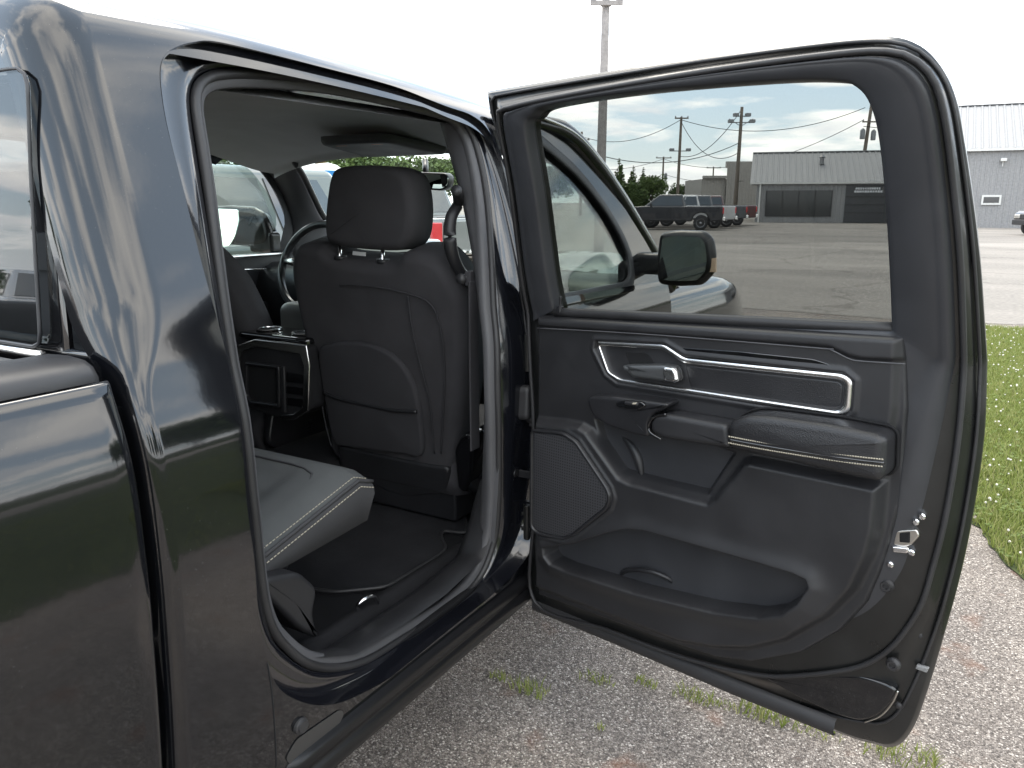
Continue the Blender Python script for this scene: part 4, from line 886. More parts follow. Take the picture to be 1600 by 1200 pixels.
he_ = rounded([(0.482, 1.182), (0.51, 1.182), (0.517, 1.174), (0.522, 1.154), (0.509, 1.147), (0.485, 1.147), (0.479, 1.164)], .004)
dsub(pillow('handle_tip', he_, .060, .0855, .008, chrome, mapf=dmap, n=60))
# armrest, grab bar, switch pod
sp_ = rounded([(0.288, 1.071), (0.297, 1.087), (0.369, 1.097), (0.516, 1.104), (0.508, 1.09), (0.476, 1.072), (0.465, 1.051), (0.47, 1.015), (0.417, 1.014), (0.343, 1.022), (0.305, 1.038)], .012)
swp_ = dsub(pillow('switch_pod', sp_, .045, .112, .009, plastic2, mapf=dmap, n=100, nr=7))
ws_ = rounded([(0.377, 1.085), (0.4, 1.095), (0.451, 1.099), (0.462, 1.092), (0.442, 1.079), (0.383, 1.075)], .006)
dsub(pillow('switch_bezel', ws_, .10, .119, .003, gloss, mapf=dmap, n=50))
dsub(pillow('window_switch', rounded([(0.404, 1.094), (0.443, 1.097), (0.443, 1.088), (0.406, 1.085)], .004), .11, .125, .004, plastic2, mapf=dmap, n=30))
dsub(pillow('switch_mark', rounded([(0.429, 1.095), (0.439, 1.097), (0.439, 1.093), (0.429, 1.091)], .001), .12, .1258, .0004, thread, mapf=dmap, n=16))
gb_ = rounded([(0.473, 1.051), (0.485, 1.073), (0.512, 1.081), (0.665, 1.084), (0.675, 1.033), (0.654, 1.031), (0.508, 1.022), (0.477, 1.032)], .012)
dsub(pillow('grab_bar', gb_, .055, .120, .013, plastic, mapf=dmap, n=90, nr=7, back=True))
dsub(tube('bar_collar', [dmap(a, b, .118) for a, b in catmull([(0.515, 1.081), (0.486, 1.071), (0.471, 1.05), (0.475, 1.031), (0.505, 1.02)], 6)], .003, gloss, seg=6))
ar_ = rounded([(0.672, 1.087), (0.681, 1.1), (0.712, 1.117), (0.756, 1.123), (0.885, 1.129), (0.975, 1.127), (0.987, 1.119), (0.992, 1.05), (0.982, 1.035), (0.942, 1.033), (0.816, 1.036), (0.676, 1.037)], .016)
arm = dsub(pillow('armrest_pad', ar_, .045, .136, .019, vinyl, mapf=dmap, n=130, nr=9, bulge=.004, back=True))
for dyy in (0, 9):
    mbs = MB()
    q = catmull([(0.679, 1.066), (0.734, 1.067), (0.829, 1.071), (0.928, 1.077), (0.99, 1.083)], 10); q = [(a, b - dyy * .00155) for a, b in q]
    q = resample(np.array(q), 66, False)
    for a, b in zip(q[:-1], q[1:]): 
        e = a + (b - a) * .62; tube('s', [dmap(a[0], a[1], .1375), dmap(e[0], e[1], .1375)], .0015, None, seg=4, MBo=mbs)
    so = dsub(mbs.build('armrest_stitching', thread)); tag(so, kind='stuff')
q = catmull([(0.679, 1.066), (0.734, 1.067), (0.829, 1.071), (0.928, 1.077), (0.99, 1.083)], 6)
dsub(tube('armrest_seam', [dmap(a, b - .007, .1365) for a, b in q], .003, gloss, seg=6))
aro = resample(np.array(ar_), 120)
dsub(tube('armrest_gap', [dmap(p[0], p[1], .0665) for p in offset2(aro, -.003)], .0030, dark_hole, closed=True, seg=6, up=(0, 1, 0)))
dsub(tube('bezel_gap', [dmap(p[0], p[1], .0545) for p in offset2(resample(np.array(bo_), 200), -.0025)], .0022, dark_hole, closed=True, seg=6, up=(0, 1, 0)))
# recess finger panel outline
pk_ = [(0.515, 1.004), (0.519, 0.986), (0.533, 0.971), (0.555, 0.968), (0.609, 0.967), (0.624, 0.978), (0.638, 1.007)]
dsub(tube('pocket_seam', [dmap(a, b, .0365) for a, b in catmull(pk_, 5)], .0014, pillar, seg=5))
cv = catmull([(0.342, 0.98), (0.377, 0.959), (0.4, 0.928), (0.413, 0.888)], 6)
dsub(tube('recess_rib', [dmap(a, b, .034 + .012 * i / len(cv)) for i, (a, b) in enumerate(cv)], [.004 + .009 * math.sin(PI * i / (len(cv)-1)) for i in range(len(cv))], plastic, seg=10))
# speaker grille
grm = principled('speaker_mesh', (.022, .022, .025), .5)
n, l, b = nodes(grm); tcx = n.new('ShaderNodeTexCoord'); vx = n.new('ShaderNodeTexVoronoi'); vx.inputs['Scale'].default_value = 135; vx.inputs['Randomness'].default_value = 0.0
mp = n.new('ShaderNodeMapping'); mp.inputs['Scale'].default_value = (1, .02, 1); l.new(tcx.outputs['Object'], mp.inputs['Vector']); l.new(mp.outputs[0], vx.inputs['Vector'])
rp = n.new('ShaderNodeValToRGB'); rp.color_ramp.elements[0].position = .32; rp.color_ramp.elements[0].color = (.003, .003, .004, 1); rp.color_ramp.elements[1].position = .42; rp.color_ramp.elements[1].color = (.040, .040, .044, 1)
l.new(vx.outputs['Distance'], rp.inputs[0]); l.new(rp.outputs[0], b.inputs['Base Color'])
bpn = n.new('ShaderNodeBump'); bpn.inputs['Strength'].default_value = .7; bpn.inputs['Distance'].default_value = .002; l.new(rp.outputs[0], bpn.inputs['Height']); l.new(bpn.outputs[0], b.inputs['Normal'])
dsub(pillow('speaker_grille', rounded(PS, .012), .05, .096, .006, grm, mapf=dmap, n=110, bulge=.004))
po_ = resample(rounded(PS, .012), 160)
dsub(loft('speaker_rim', [[dmap(p[0], p[1], hh) for p in Q_] for Q_, hh in ((offset2(po_, -.008), .07), (offset2(po_, -.007), .098), (offset2(po_, -.003), .1005), (offset2(po_, .001), .099), (offset2(po_, .002), .085))], plastic2))
# bottle ring in the map pocket
bc = [(0.349, 0.595), (0.373, 0.625), (0.421, 0.647), (0.467, 0.655), (0.5, 0.646), (0.51, 0.627)]
dsub(tube('bottle_ring', [dmap(a, b, .028 + .03 * math.sin(PI * i / 30)) for i, (a, b) in enumerate(catmull(bc, 6))], .006, plastic2, seg=8))
# ---- shut face hardware
def on(px_s, h0, h1, name, mat, r=.002): return dsub(pillow(name, rounded(px_s, r), h0, h1, min(.003, (h1-h0)*.4), mat, mapf=dmap, n=40, back=True))
la = [(0.997, 0.912), (1.036, 0.926), (1.043, 0.914), (1.03, 0.891), (1.017, 0.882), (0.996, 0.881)]
on(la, .005, .040, 'door_latch', steel, .004)
on([(1.006, 0.91), (1.025, 0.918), (1.027, 0.895), (1.008, 0.891)], .02, .0425, 'latch_slot', dark_hole, .002)
on([(0.995, 0.88), (1.028, 0.886), (1.026, 0.873), (0.999, 0.868)], .01, .046, 'latch_claw', bright, .004)
for k, (x_, z_) in enumerate([(1.033, 0.941), (1.043, 0.955), (1.032, 0.876), (0.996, 0.839)]):
    q = MB(); lathe(q, [(.0065, 0), (.0065, -.012), (.004, -.014)], (x_, -.030, z_), 'y', 14); dsub(q.build('latch_screw', bright, None, True))
for (x_, z_) in [(0.992, 0.789), (1.021, 0.622)]:
    q = MB(); lathe(q, [(.0145, .0), (.0145, -.006), (.011, -.010), (.010, -.013), (.006, -.013), (.005, -.009)], (x_, -.028, z_), 'y', 20); dsub(q.build('trim_plug', rubber, None, True))
for (x_, z_) in [(1.056, 0.691), (1.034, 0.519), (1.076, 0.832)]:
    q = MB(); lathe(q, [(.007, .0), (.007, -.004), (.004, -.006)], (x_, -.004, z_), 'y', 14); dsub(q.build('drain_plug', rubber, None, True))
on([(1.058, 0.624), (1.081, 0.625), (1.078, 0.613), (1.056, 0.613)], -.002, .006, 'edge_tab', principled('pale_tab', (.22, .22, .22), .5))
gl_ = rounded([(0.743, 0.469), (0.886, 0.537), (0.958, 0.565), (1.004, 0.568), (1.034, 0.565), (1.023, 0.528), (1.001, 0.488), (0.969, 0.458), (0.915, 0.45), (0.828, 0.455)], .02)
dsub(pillow('glossy_lower_panel', gl_, .0, .024, .006, paint, mapf=dmap, n=90))
dsub(tube('panel_edge_glint', [dmap(a, b, .024) for a, b in catmull([(1.034, 0.562), (1.025, 0.528), (1.006, 0.49), (0.977, 0.461)], 6)], .002, steel, seg=5))
# bottom rubber flap
bf = [(0.053, 0.398), (0.412, 0.402), (0.682, 0.402), (0.919, 0.408)]
qs = resample(np.array(bf), 40, False); rows = [[dmap(a, b + dz_, hh) for a, b in qs] for dz_, hh in ((.032, .020), (.028, .030), (.010, .036), (-.004, .032), (-.006, .020))]
dsub(loft('bottom_weatherstrip', rows, rubber, closed=False))
bs_ = [(0.131, 1.271), (0.573, 1.294), (0.96, 1.314)]
dsub(tube('belt_seal', [dmap(a, b, .040) for a, b in resample(np.array(bs_), 20, False)], .012, rubber, seg=8))
q = MB(); (ks, kz) = [(0.151, 1.288)][0]; lathe(q, [(.008, -.015), (.008, .0), (.004, .002), (.0035, .018), (.005, .022), (.004, .026)], (ks, -.045, kz), 'z', 14); dsub(q.build('lock_knob', plastic2, None, True))

# ================================================================ ground
def asphalt_mat(name, tint=1.0, stones=True):
    m = principled(name, (.16, .15, .14), .9, spec=.25); n, l, b = nodes(m)
    t = n.new('ShaderNodeTexCoord')
    def noise(s, d=4):
        x = n.new('ShaderNodeTexNoise'); x.inputs['Scale'].default_value = s; x.inputs['Detail'].default_value = d; l.new(t.outputs['Object'], x.inputs['Vector']); return x.outputs[0]
    def ramp(src, stops):
        r = n.new('ShaderNodeValToRGB'); e = r.color_ramp.elements
        while len(e) < len(stops): e.new(.5)
        for k, (p, c) in enumerate(stops): e[k].position = p; e[k].color = (*c, 1)
        l.new(src, r.inputs[0]); return r.outputs[0]
    def mixc(f, a, c, typ='MIX'):
        x = n.new('ShaderNodeMixRGB'); x.blend_type = typ
        if isinstance(f, float): x.inputs[0].default_value = f
        else: l.new(f, x.inputs[0])
        l.new(a, x.inputs[1]); 
        if isinstance(c, tuple): x.inputs[2].default_value = (*c, 1)
        else: l.new(c, x.inputs[2])
        return x.outputs[0]
    T_ = tint
    v = n.new('ShaderNodeTexVoronoi'); v.inputs['Scale'].default_value = 190; l.new(t.outputs['Object'], v.inputs['Vector'])
    sepc = n.new('ShaderNodeSeparateColor'); l.new(v.outputs['Color'], sepc.inputs[0])
    st = ramp(sepc.outputs[0], [(0, (.100*T_, .088*T_, .079*T_)), (.30, (.185*T_, .162*T_, .144*T_)), (.62, (.27*T_, .238*T_, .210*T_)), (.88, (.37*T_, .33*T_, .292*T_)), (1, (.68*T_, .63*T_, .57*T_))])
    dk = ramp(v.outputs['Distance'], [(0, (1, 1, 1)), (.55, (.85, .85, .85)), (.95, (.30, .285, .275))])
    c = mixc(.8, st, dk, 'MULTIPLY')
    big = ramp(noise(1.3, 6), [(.35, (.80, .80, .82)), (.65, (1.14, 1.12, 1.10))]); c = mixc(1.0, c, big, 'MULTIPLY')
    rust = ramp(noise(5.0, 5), [(.60, (0, 0, 0)), (.76, (1, 1, 1))]); c = mixc(rust, c, mixc(.55, c, (.20, .085, .045)))
    pass
    # wandering cracks
    cv = n.new('ShaderNodeTexVoronoi'); cv.feature = 'DISTANCE_TO_EDGE'; cv.inputs['Scale'].default_value = .42; 
    wob = n.new('ShaderNodeVectorMath'); wob.operation = 'ADD'; nz = n.new('ShaderNodeTexNoise'); nz.inputs['Scale'].default_value = 1.7; nz.inputs['Detail'].default_value = 6
    l.new(t.outputs['Object'], nz.inputs['Vector']); sc_ = n.new('ShaderNodeVectorMath'); sc_.operation = 'SCALE'; sc_.inputs['Scale'].default_value = .9; l.new(nz.outputs[1], sc_.inputs[0])
    l.new(t.outputs['Object'], wob.inputs[0]); l.new(sc_.outputs[0], wob.inputs[1]); l.new(wob.outputs[0], cv.inputs['Vector'])
    ck = ramp(cv.outputs['Distance'], [(.0, (1, 1, 1)), (.0035, (0, 0, 0))])
    c = mixc(ck, c, mixc(.35, c, (.06, .055, .05)))
    l.new(c, b.inputs['Base Color'])
    bp = n.new('ShaderNodeBump'); bp.inputs['Strength'].default_value = .8; bp.inputs['Distance'].default_value = .006; bp.invert = True
    l.new(v.outputs['Distance'], bp.inputs['Height']); l.new(bp.outputs[0], b.inputs['Normal'])
    return m
def sheet(name, pts, z, mat):
    o = raw(name, [(p[0], p[1], z) for p in pts], [tuple(range(len(pts)))], mat, smooth=False); tag(o, kind='structure'); return o
sheet('ground', [(-900, -900), (900, -900), (900, 900), (-900, 900)], 0.0, asphalt_mat('worn_aggregate_asphalt'))
lot = principled('pale_lot_asphalt', (.26, .24, .225), .95, spec=.2); n, l, b = nodes(lot)
t = n.new('ShaderNodeTexCoord'); mp = n.new('ShaderNodeMapping'); mp.inputs['Rotation'].default_value = (0, 0, .55); mp.inputs['Scale'].default_value = (.16, .40, 1); l.new(t.outputs['Object'], mp.inputs[0])
x = n.new('ShaderNodeTexNoise'); x.inputs['Scale'].default_value = 1.0; x.inputs['Detail'].default_value = 8; l.new(mp.outputs[0], x.inputs['Vector'])
r = n.new('ShaderNodeValToRGB'); r.color_ramp.elements[0].position = .32; r.color_ramp.elements[0].color = (.205, .19, .172, 1); r.color_ramp.elements[1].position = .66; r.color_ramp.elements[1].color = (.285, .262, .236, 1)
x2 = n.new('ShaderNodeTexNoise'); x2.inputs['Scale'].default_value = 14; x2.inputs['Detail'].default_value = 6; l.new(t.outputs['Object'], x2.inputs['Vector'])
r2 = n.new('ShaderNodeValToRGB'); r2.color_ramp.elements[0].position = .3; r2.color_ramp.elements[0].color = (.8, .8, .8, 1); r2.color_ramp.elements[1].position = .7; r2.color_ramp.elements[1].color = (1.15, 1.15, 1.15, 1)
mx = n.new('ShaderNodeMixRGB'); mx.blend_type = 'MULTIPLY'; mx.inputs[0].default_value = 1; l.new(x.outputs[0], r.inputs[0]); l.new(x2.outputs[0], r2.inputs[0]); l.new(r.outputs[0], mx.inputs[1]); l.new(r2.outputs[0], mx.inputs[2])
cv = n.new('ShaderNodeTexVoronoi'); cv.feature = 'DISTANCE_TO_EDGE'; cv.inputs['Scale'].default_value = .16; wn_ = n.new('ShaderNodeTexNoise'); wn_.inputs['Scale'].default_value = .5; wn_.inputs['Detail'].default_value = 7; l.new(t.outputs['Object'], wn_.inputs['Vector'])
wv = n.new('ShaderNodeVectorMath'); wv.operation = 'SCALE'; wv.inputs['Scale'].default_value = 3.0; l.new(wn_.outputs[1], wv.inputs[0]); wa = n.new('ShaderNodeVectorMath'); l.new(t.outputs['Object'], wa.inputs[0]); l.new(wv.outputs[0], wa.inputs[1]); l.new(wa.outputs[0], cv.inputs['Vector'])
cr = n.new('ShaderNodeValToRGB'); cr.color_ramp.elements[0].color = (.72, .71, .70, 1); cr.color_ramp.elements[1].position = .016; cr.color_ramp.elements[1].color = (1, 1, 1, 1); l.new(cv.outputs['Distance'], cr.inputs[0])
pv_ = n.new('ShaderNodeTexVoronoi'); pv_.inputs['Scale'].default_value = .09; l.new(wa.outputs[0], pv_.inputs['Vector']); ps_ = n.new('ShaderNodeSeparateColor'); l.new(pv_.outputs['Color'], ps_.inputs[0]); pr_ = n.new('ShaderNodeMapRange'); pr_.inputs[3].default_value = .80; pr_.inputs[4].default_value = 1.12; l.new(ps_.outputs[0], pr_.inputs[0])
m3 = n.new('ShaderNodeMixRGB'); m3.blend_type = 'MULTIPLY'; m3.inputs[0].default_value = 1; l.new(mx.outputs[0], m3.inputs[1]); l.new(cr.outputs[0], m3.inputs[2])
m4 = n.new('ShaderNodeVectorMath'); m4.operation = 'SCALE'; l.new(m3.outputs[0], m4.inputs[0]); l.new(pr_.outputs[0], m4.inputs['Scale']); l.new(m4.outputs[0], b.inputs['Base Color'])
sheet('parking_lot', [(-90, 10.6), (-20, 11.4), (0, 9.9), (2.5, 10.4), (8, 9.9), (90, 11), (140, 110), (-160, 110)], .004, lot)
# lawn with clover, the lane beyond it and a far verge
lawn_m = principled('lawn_soil_green', (.075, .12, .028), .95, spec=.2); n, l, b = nodes(lawn_m)
t = n.new('ShaderNodeTexCoord'); x = n.new('ShaderNodeTexNoise'); x.inputs['Scale'].default_value = 5; x.inputs['Detail'].default_value = 9; x.inputs['Roughness'].default_value = .75; l.new(t.outputs['Object'], x.inputs['Vector'])
r = n.new('ShaderNodeValToRGB'); r.color_ramp.elements[0].position = .35; r.color_ramp.elements[0].color = (.034, .044, .020, 1); r.color_ramp.elements[1].position = .68; r.color_ramp.elements[1].color = (.070, .088, .036, 1); l.new(x.outputs[0], r.inputs[0]); l.new(r.outputs[0], b.inputs['Base Color'])
EDGE = [(1.02, 9.6), (.98, 7.5), (1.05, 5.5), (1.02, 4.0), (1.08, 2.75), (1.13, 2.36), (1.30, 1.83), (1.62, 1.2), (2.0, .3), (2.25, -1.5), (2.5, -5), (2.6, -12)]
rw_ = random.Random(3); EDGE_J = [(p[0] + rw_.uniform(-.03, .03), p[1]) for p in catmull(EDGE, 8)]
LAWN = EDGE_J + [(9.5, -12), (9.5, 9.7), (5, 9.75)]
sheet('lawn', LAWN, .006, lawn_m)
sheet('lane', [(9.5, -60), (15.5, -60), (15.5, 60), (9.5, 60)], .008, lot)
sheet('far_verge', [(15.5, -80), (120, -80), (120, 80), (15.5, 80)], .010, lawn_m)
blade_m = principled('grass_blade', (.12, .21, .04), .7, spec=.3); n, l, b = nodes(blade_m)
g_ = n.new('ShaderNodeNewGeometry'); r = n.new('ShaderNodeValToRGB'); e = r.color_ramp.elements; e[0].color = (.15, .19, .042, 1); e[1].color = (.2, .3, .07, 1); e.new(.6); e[1].color = (.24, .285, .075, 1); e[2].position = 1; e[2].color = (.38, .36, .17, 1)
l.new(g_.outputs['Random Per Island'], r.inputs[0]); l.new(r.outputs[0], b.inputs['Base Color'])
def translucent(m, col_out, f):
    n, l, b = nodes(m); o_ = n['Material Output']; tr = n.new('ShaderNodeBsdfTranslucent'); mxs = n.new('ShaderNodeMixShader'); mxs.inputs[0].default_value = f
    if col_out is not None: l.new(col_out, tr.inputs[0])
    else: tr.inputs[0].default_value = b.inputs['Base Color'].default_value
    l.new(b.outputs[0], mxs.inputs[1]); l.new(tr.outputs[0], mxs.inputs[2]); l.new(mxs.outputs[0], o_.inputs[0])
translucent(blade_m, r.outputs[0], .45)
def blades(pts, h_lo, h_hi, wid, seed):
    rg = np.random.default_rng(seed); N = len(pts); V = np.zeros((N, 5, 3)); hh = rg.uniform(h_lo, h_hi, N); a = rg.uniform(0, 2*PI, N); ln = rg.uniform(.15, .9, N) * hh; la = rg.uniform(0, 2*PI, N); wd = wid * rg.uniform(.7, 1.4, N)
    cx_, sx_ = np.cos(a) * wd, np.sin(a) * wd; lx, ly = np.cos(la) * ln, np.sin(la) * ln
    b0 = np.array(pts); V[:, 0, :2] = b0 - np.stack([cx_, sx_], 1); V[:, 1, :2] = b0 + np.stack([cx_, sx_], 1)
    mid = b0 + np.stack([lx, ly], 1) * .35; V[:, 2, :2] = mid + np.stack([cx_, sx_], 1) * .7; V[:, 3, :2] = mid - np.stack([cx_, sx_], 1) * .7; V[:, 2, 2] = V[:, 3, 2] = hh * .6
    V[:, 4, :2] = b0 + np.stack([lx, ly], 1); V[:, 4, 2] = hh
    F = []
    for i in range(N): k = i * 5; F += [(k, k+1, k+2, k+3), (k+3, k+2, k+4)]
    return V.reshape(-1, 3), F
def scatter(poly, n_, box, seed):
    rg = np.random.default_rng(seed); P = np.stack([rg.uniform(box[0], box[1], n_), rg.uniform(box[2], box[3], n_)], 1)
    return P[sd(np.array(poly), P[:, 0], P[:, 1]) > 0]
pp = np.vstack([scatter(LAWN, 110000, (.95, 2.9, 1.0, 9.7), 1), scatter(LAWN, 16000, (1.5, 6.5, -7, 4), 2)])
V, F = blades(pp, .03, .085, .0026, 5); V[:, 2] += .006
tag(raw('grass', V, F, blade_m, smooth=False), 'short green clover grass on the lawn', 'grass', kind='stuff')
# clover leaves and white heads
clm = principled('clover_leaf', (.21, .27, .09), .8); translucent(clm, None, .4); V = []; F = []
for p in scatter(LAWN, 7000, (.95, 2.9, 1.0, 9.7), 8):
    z = .02 + random.random() * .04; a0 = random.random() * 6.28
    for k in range(3):
        a = a0 + k * 2.094; r_ = .008; c_ = np.array([p[0] + math.cos(a) * r_, p[1] + math.sin(a) * r_]); i0 = len(V)
        for q in range(5): aa = a + q * 2*PI/5; V.append((c_[0] + math.cos(aa) * .0075, c_[1] + math.sin(aa) * .0075, z + .004 * math.cos(q * 2.5)))
        F.append(tuple(range(i0, i0 + 5)))
tag(raw('clover', V, F, clm, smooth=False), 'low clover leaves spread through the lawn', 'clover', kind='stuff')
flm = principled('clover_flower', (.72, .68, .62), .9); V = []; F = []
for p in scatter(LAWN, 900, (1.0, 2.9, 1.0, 9.7), 9):
    z = .05 + random.random() * .035; s_ = .004 + random.random() * .004; i0 = len(V)
    for lat in range(4):
        th = -PI/2 + (lat + .5) * PI / 4
        for k in range(6): V.append((p[0] + s_ * math.cos(th) * math.cos(k * PI/3), p[1] + s_ * math.cos(th) * math.sin(k * PI/3), z + s_ * math.sin(th)))
    for lat in range(3):
        for k in range(6): F.append((i0 + lat*6 + k, i0 + lat*6 + (k+1) % 6, i0 + lat*6 + 6 + (k+1) % 6, i0 + lat*6 + 6 + k))
    F += [tuple(i0 + k for k in range(6))[::-1], tuple(i0 + 18 + k for k in range(6))]
tag(raw('clover_flowers', V, F, flm), 'small white clover flower heads dotted over the lawn', 'flowers', kind='stuff')
# grass tufts growing through the asphalt
TUFTS = [((-0.226, 0.133), 'faint tuft nearest the truck sill'), ((-0.107, 0.121), 'spiky tuft second from the truck sill'), ((0.061, 0.285), 'flat yellowish tuft growing mid way along the crack'), ((0.206, 0.346), 'small round tuft alone between larger ones'), ((0.359, 0.355), 'wide tuft close to the door bottom edge'), ((0.457, 0.359), 'thin tuft next to the largest clump'), ((0.572, 0.375), 'largest bright green clump under the door'), ((0.721, 0.385), 'low trailing clump below the door corner'), ((0.168, 0.059), 'tiny lone seedling on the bare asphalt'), ((0.957, 0.385), 'bushy clump at the bottom edge of the photo')]
for k, ((x_, y_), lb) in enumerate(TUFTS):
    rg = np.random.default_rng(40 + k); n_ = [40, 90, 60, 45, 90, 40, 150, 90, 14, 160][k]; sp = [.03, .05, .05, .03, .05, .03, .06, .07, .015, .08][k]
    pts = np.clip(rg.normal(0, 1, (n_, 2)), -1.25, 1.25) * (sp * .9, sp * .45); V, F = blades(pts, .014, [.03, .045, .03, .035, .04, .025, .058, .04, .022, .055][k], .0017, 60 + k)
    o = raw('grass_tuft', V, F, blade_m, smooth=False); o.location = (x_, y_, .002); tag(o, lb, 'grass tuft', 'grass tufts in the cracked asphalt')

# ================================================================ generic vehicles
tyre_m = grain(principled('tyre_rubber', (.02, .02, .021), .8), 60, .3, .003)
wheel_m = principled('alloy_wheel', (.30, .30, .31), .3, .8)
veh_glass = principled('vehicle_dark_glass', (.02, .024, .026), .05, spec=.8, coat=1)
black_trim = principled('black_trim', (.02, .02, .021), .5)
def car_paint(name, c, m=0.0): return principled(name, c, .22, m, coat=1.0)
def arch(yc, r, z0, n_=10): return [(yc + r * math.cos(PI * k / n_), z0 + r * math.sin(PI * k / n_)) for k in range(n_ + 1)]
def vehicle(name, label, cat, loc, rz, pm, kind='pickup', group=None, detail=True, glassm=None, lens=None):
    root = empty(name, label, cat, (loc[0], loc[1], 0), rz, group)
    gm = glassm or veh_glass
    if kind == 'pickup': wy = (-1.78, 1.90); L0, L1 = -2.95, 2.90; belt = 1.28
    elif kind == 'suv': wy = (-1.42, 1.48); L0, L1 = -2.30, 2.30; belt = 1.18
    else: wy = (-1.42, 1.42); L0, L1 = -2.3, 2.3; belt = 1.0
    hw = .98; zb = .48
    if kind == 'sedan': zb = .30
    pts = [(L0 + .05, zb + .05)] + arch(wy[0], .47, zb)[::-1] + arch(wy[1], .47, zb)[::-1] + [(L1 - .05, zb + .05), (L1, .75)]
    if kind == 'pickup': pts += [(L1 - .04, 1.12), (L1 - .25, 1.22), (1.25, 1.30), (L0 + .02, 1.30), (L0, 1.2), (L0, .7)]
    elif kind == 'suv': pts += [(L1 - .03, 1.0), (L1 - .2, 1.12), (.85, 1.20), (L0 + .02, 1.20), (L0, 1.1), (L0, .7)]
    else: pts += [(L1 - .05, .78), (L1 - .35, .90), (.95, 1.02), (-1.3, 1.04), (L0 + .1, 1.02), (L0, .9), (L0, .6)]
    body = prism('body', pts, -hw, hw, pm, root, mapf=lambda a, b, h: (h, a, b), bevel=.06, seg=3)
    # cabin
    if kind == 'pickup': base = (-.92, 1.32); roof = (-.72, .48); zr = 1.93; hwb, hwt = .93, .74
    elif kind == 'suv': base = (-2.22, .92); roof = (-2.08, .50); zr = 1.86; hwb, hwt = .93, .82
    else: base = (-1.75, 1.05); roof = (-.95, .20); zr = 1.45; hwb, hwt = .90, .68
    def cab_pt(fy, fz, side):      # fy,fz in 0..1 across the cabin side
        y = (base[0] + (roof[0] - base[0]) * fz) * (1 - fy) + (base[1] + (roof[1] - base[1]) * fz) * fy
        return (side * (hwb + (hwt - hwb) * fz), y, belt + (zr - belt) * fz)
    V = [cab_pt(0, -.12, -1), cab_pt(0, -.12, 1), cab_pt(1, -.12, 1), cab_pt(1, -.12, -1), cab_pt(0, 1, -1), cab_pt(0, 1, 1), cab_pt(1, 1, 1), cab_pt(1, 1, -1)]
    cabn = MB().add(V, [(0,3,2,1),(4,5,6,7),(0,1,5,4),(1,2,6,5),(2,3,7,6),(3,0,4,7)]).build('cabin', pm, root, True, .09, 4)
    spans = [(.05, .30), (.33, .60), (.63, .90)] if kind == 'suv' else [(.06, .45), (.49, .90)]
    if kind == 'pickup': spans = [(.06, .46), (.50, .90)]
    for side in (-1, 1):
        for a, b_ in spans:
            q = [cab_pt(a, .10, side), cab_pt(b_, .10, side), cab_pt(b_ - (.02 if b_ > .85 else 0), .84, side), cab_pt(a, .84, side)]
            off = .012 * side
            raw('side_window', [(p[0] + off, p[1], p[2]) for p in q] + [(p[0] - off * .5, p[1], p[2]) for p in q], [(0,1,2,3),(4,7,6,5),(0,4,5,1),(1,5,6,2),(2,6,7,3),(3,7,4,0)], gm, root, False)
    for fy, nm, dy_ in ((1, 'windscreen', .014), (0, 'rear_screen', -.014)):
        q = [cab_pt(fy, .12, -1), cab_pt(fy, .12, 1), cab_pt(fy, .88, 1), cab_pt(fy, .88, -1)]
        q = [(p[0] * .86, p[1] + dy_, p[2] + .004) for p in q]
        raw(nm, q + [(p[0], p[1] - dy_ * 1.5, p[2] - .01) for p in q], [(0,1,2,3),(4,7,6,5),(0,4,5,1),(1,5,6,2),(2,6,7,3),(3,7,4,0)], gm, root, False)
    for y_ in wy:
        for s_ in (-1, 1):
            m_ = MB(); lathe(m_, [(.24, -.11), (.37, -.125), (.40, -.10), (.40, .10), (.37, .125), (.24, .12)], (s_ * .86, y_, .40), 'x', 28); wo = m_.build('wheel', tyre_m, root, True, sharp=.9)
            m_ = MB(); lathe(m_, [(.245, .02 * s_), (.235, .115 * s_), (.17, .095 * s_), (.06, .11 * s_), (.03, .125 * s_)], (s_ * .86, y_, .40), 'x', 20); m_.build('rim', wheel_m, wo, True)
    lz = 1.06 if kind == 'pickup' else (.98 if kind == 'suv' else .86); lh = .34 if kind != 'sedan' else .16
    for s_ in (-1, 1):
        MB().box((s_ * .875, L0 + .005, lz), (.19, .09, lh)).build('taillight', lens or red_lens, root, True, .02, 2)
        MB().box((s_ * .76, L1 - .03, lz - .12), (.34, .12, .18)).build('headlight', steel, root, True, .03, 2)
    MB().box((0, L0 - .06, .62), (1.86, .16, .20)).build('rear_bumper', chrome if kind == 'pickup' else black_trim, root, True, .03, 2)
    MB().box((0, L1 + .03, .60), (1.86, .16, .24)).build('front_bumper', black_trim, root, True, .03, 2)
    MB().box((0, L1 - .005, .86), (1.1, .06, .22)).build('grille', black_trim, root, True, .02, 2)
    for s_ in (-1, 1): 
        MB().box((s_ * 1.06, (base[1] - .38), belt + .08), (.20, .10, .18)).build('side_mirror', black_trim, root, True, .03, 2)
    if kind == 'pickup':
        MB().box((0, -1.93, 1.302), (1.62, 1.90, .012)).build('bed_cover', black_trim, root, False)
        MB().box((0, L0 - .004, 1.02), (1.50, .03, .46)).build('tailgate', pm, root, True, .015, 2); MB().box((0, L0 - .022, 1.14), (.26, .02, .08)).build('tailgate_handle', black_trim, root, True, .01)
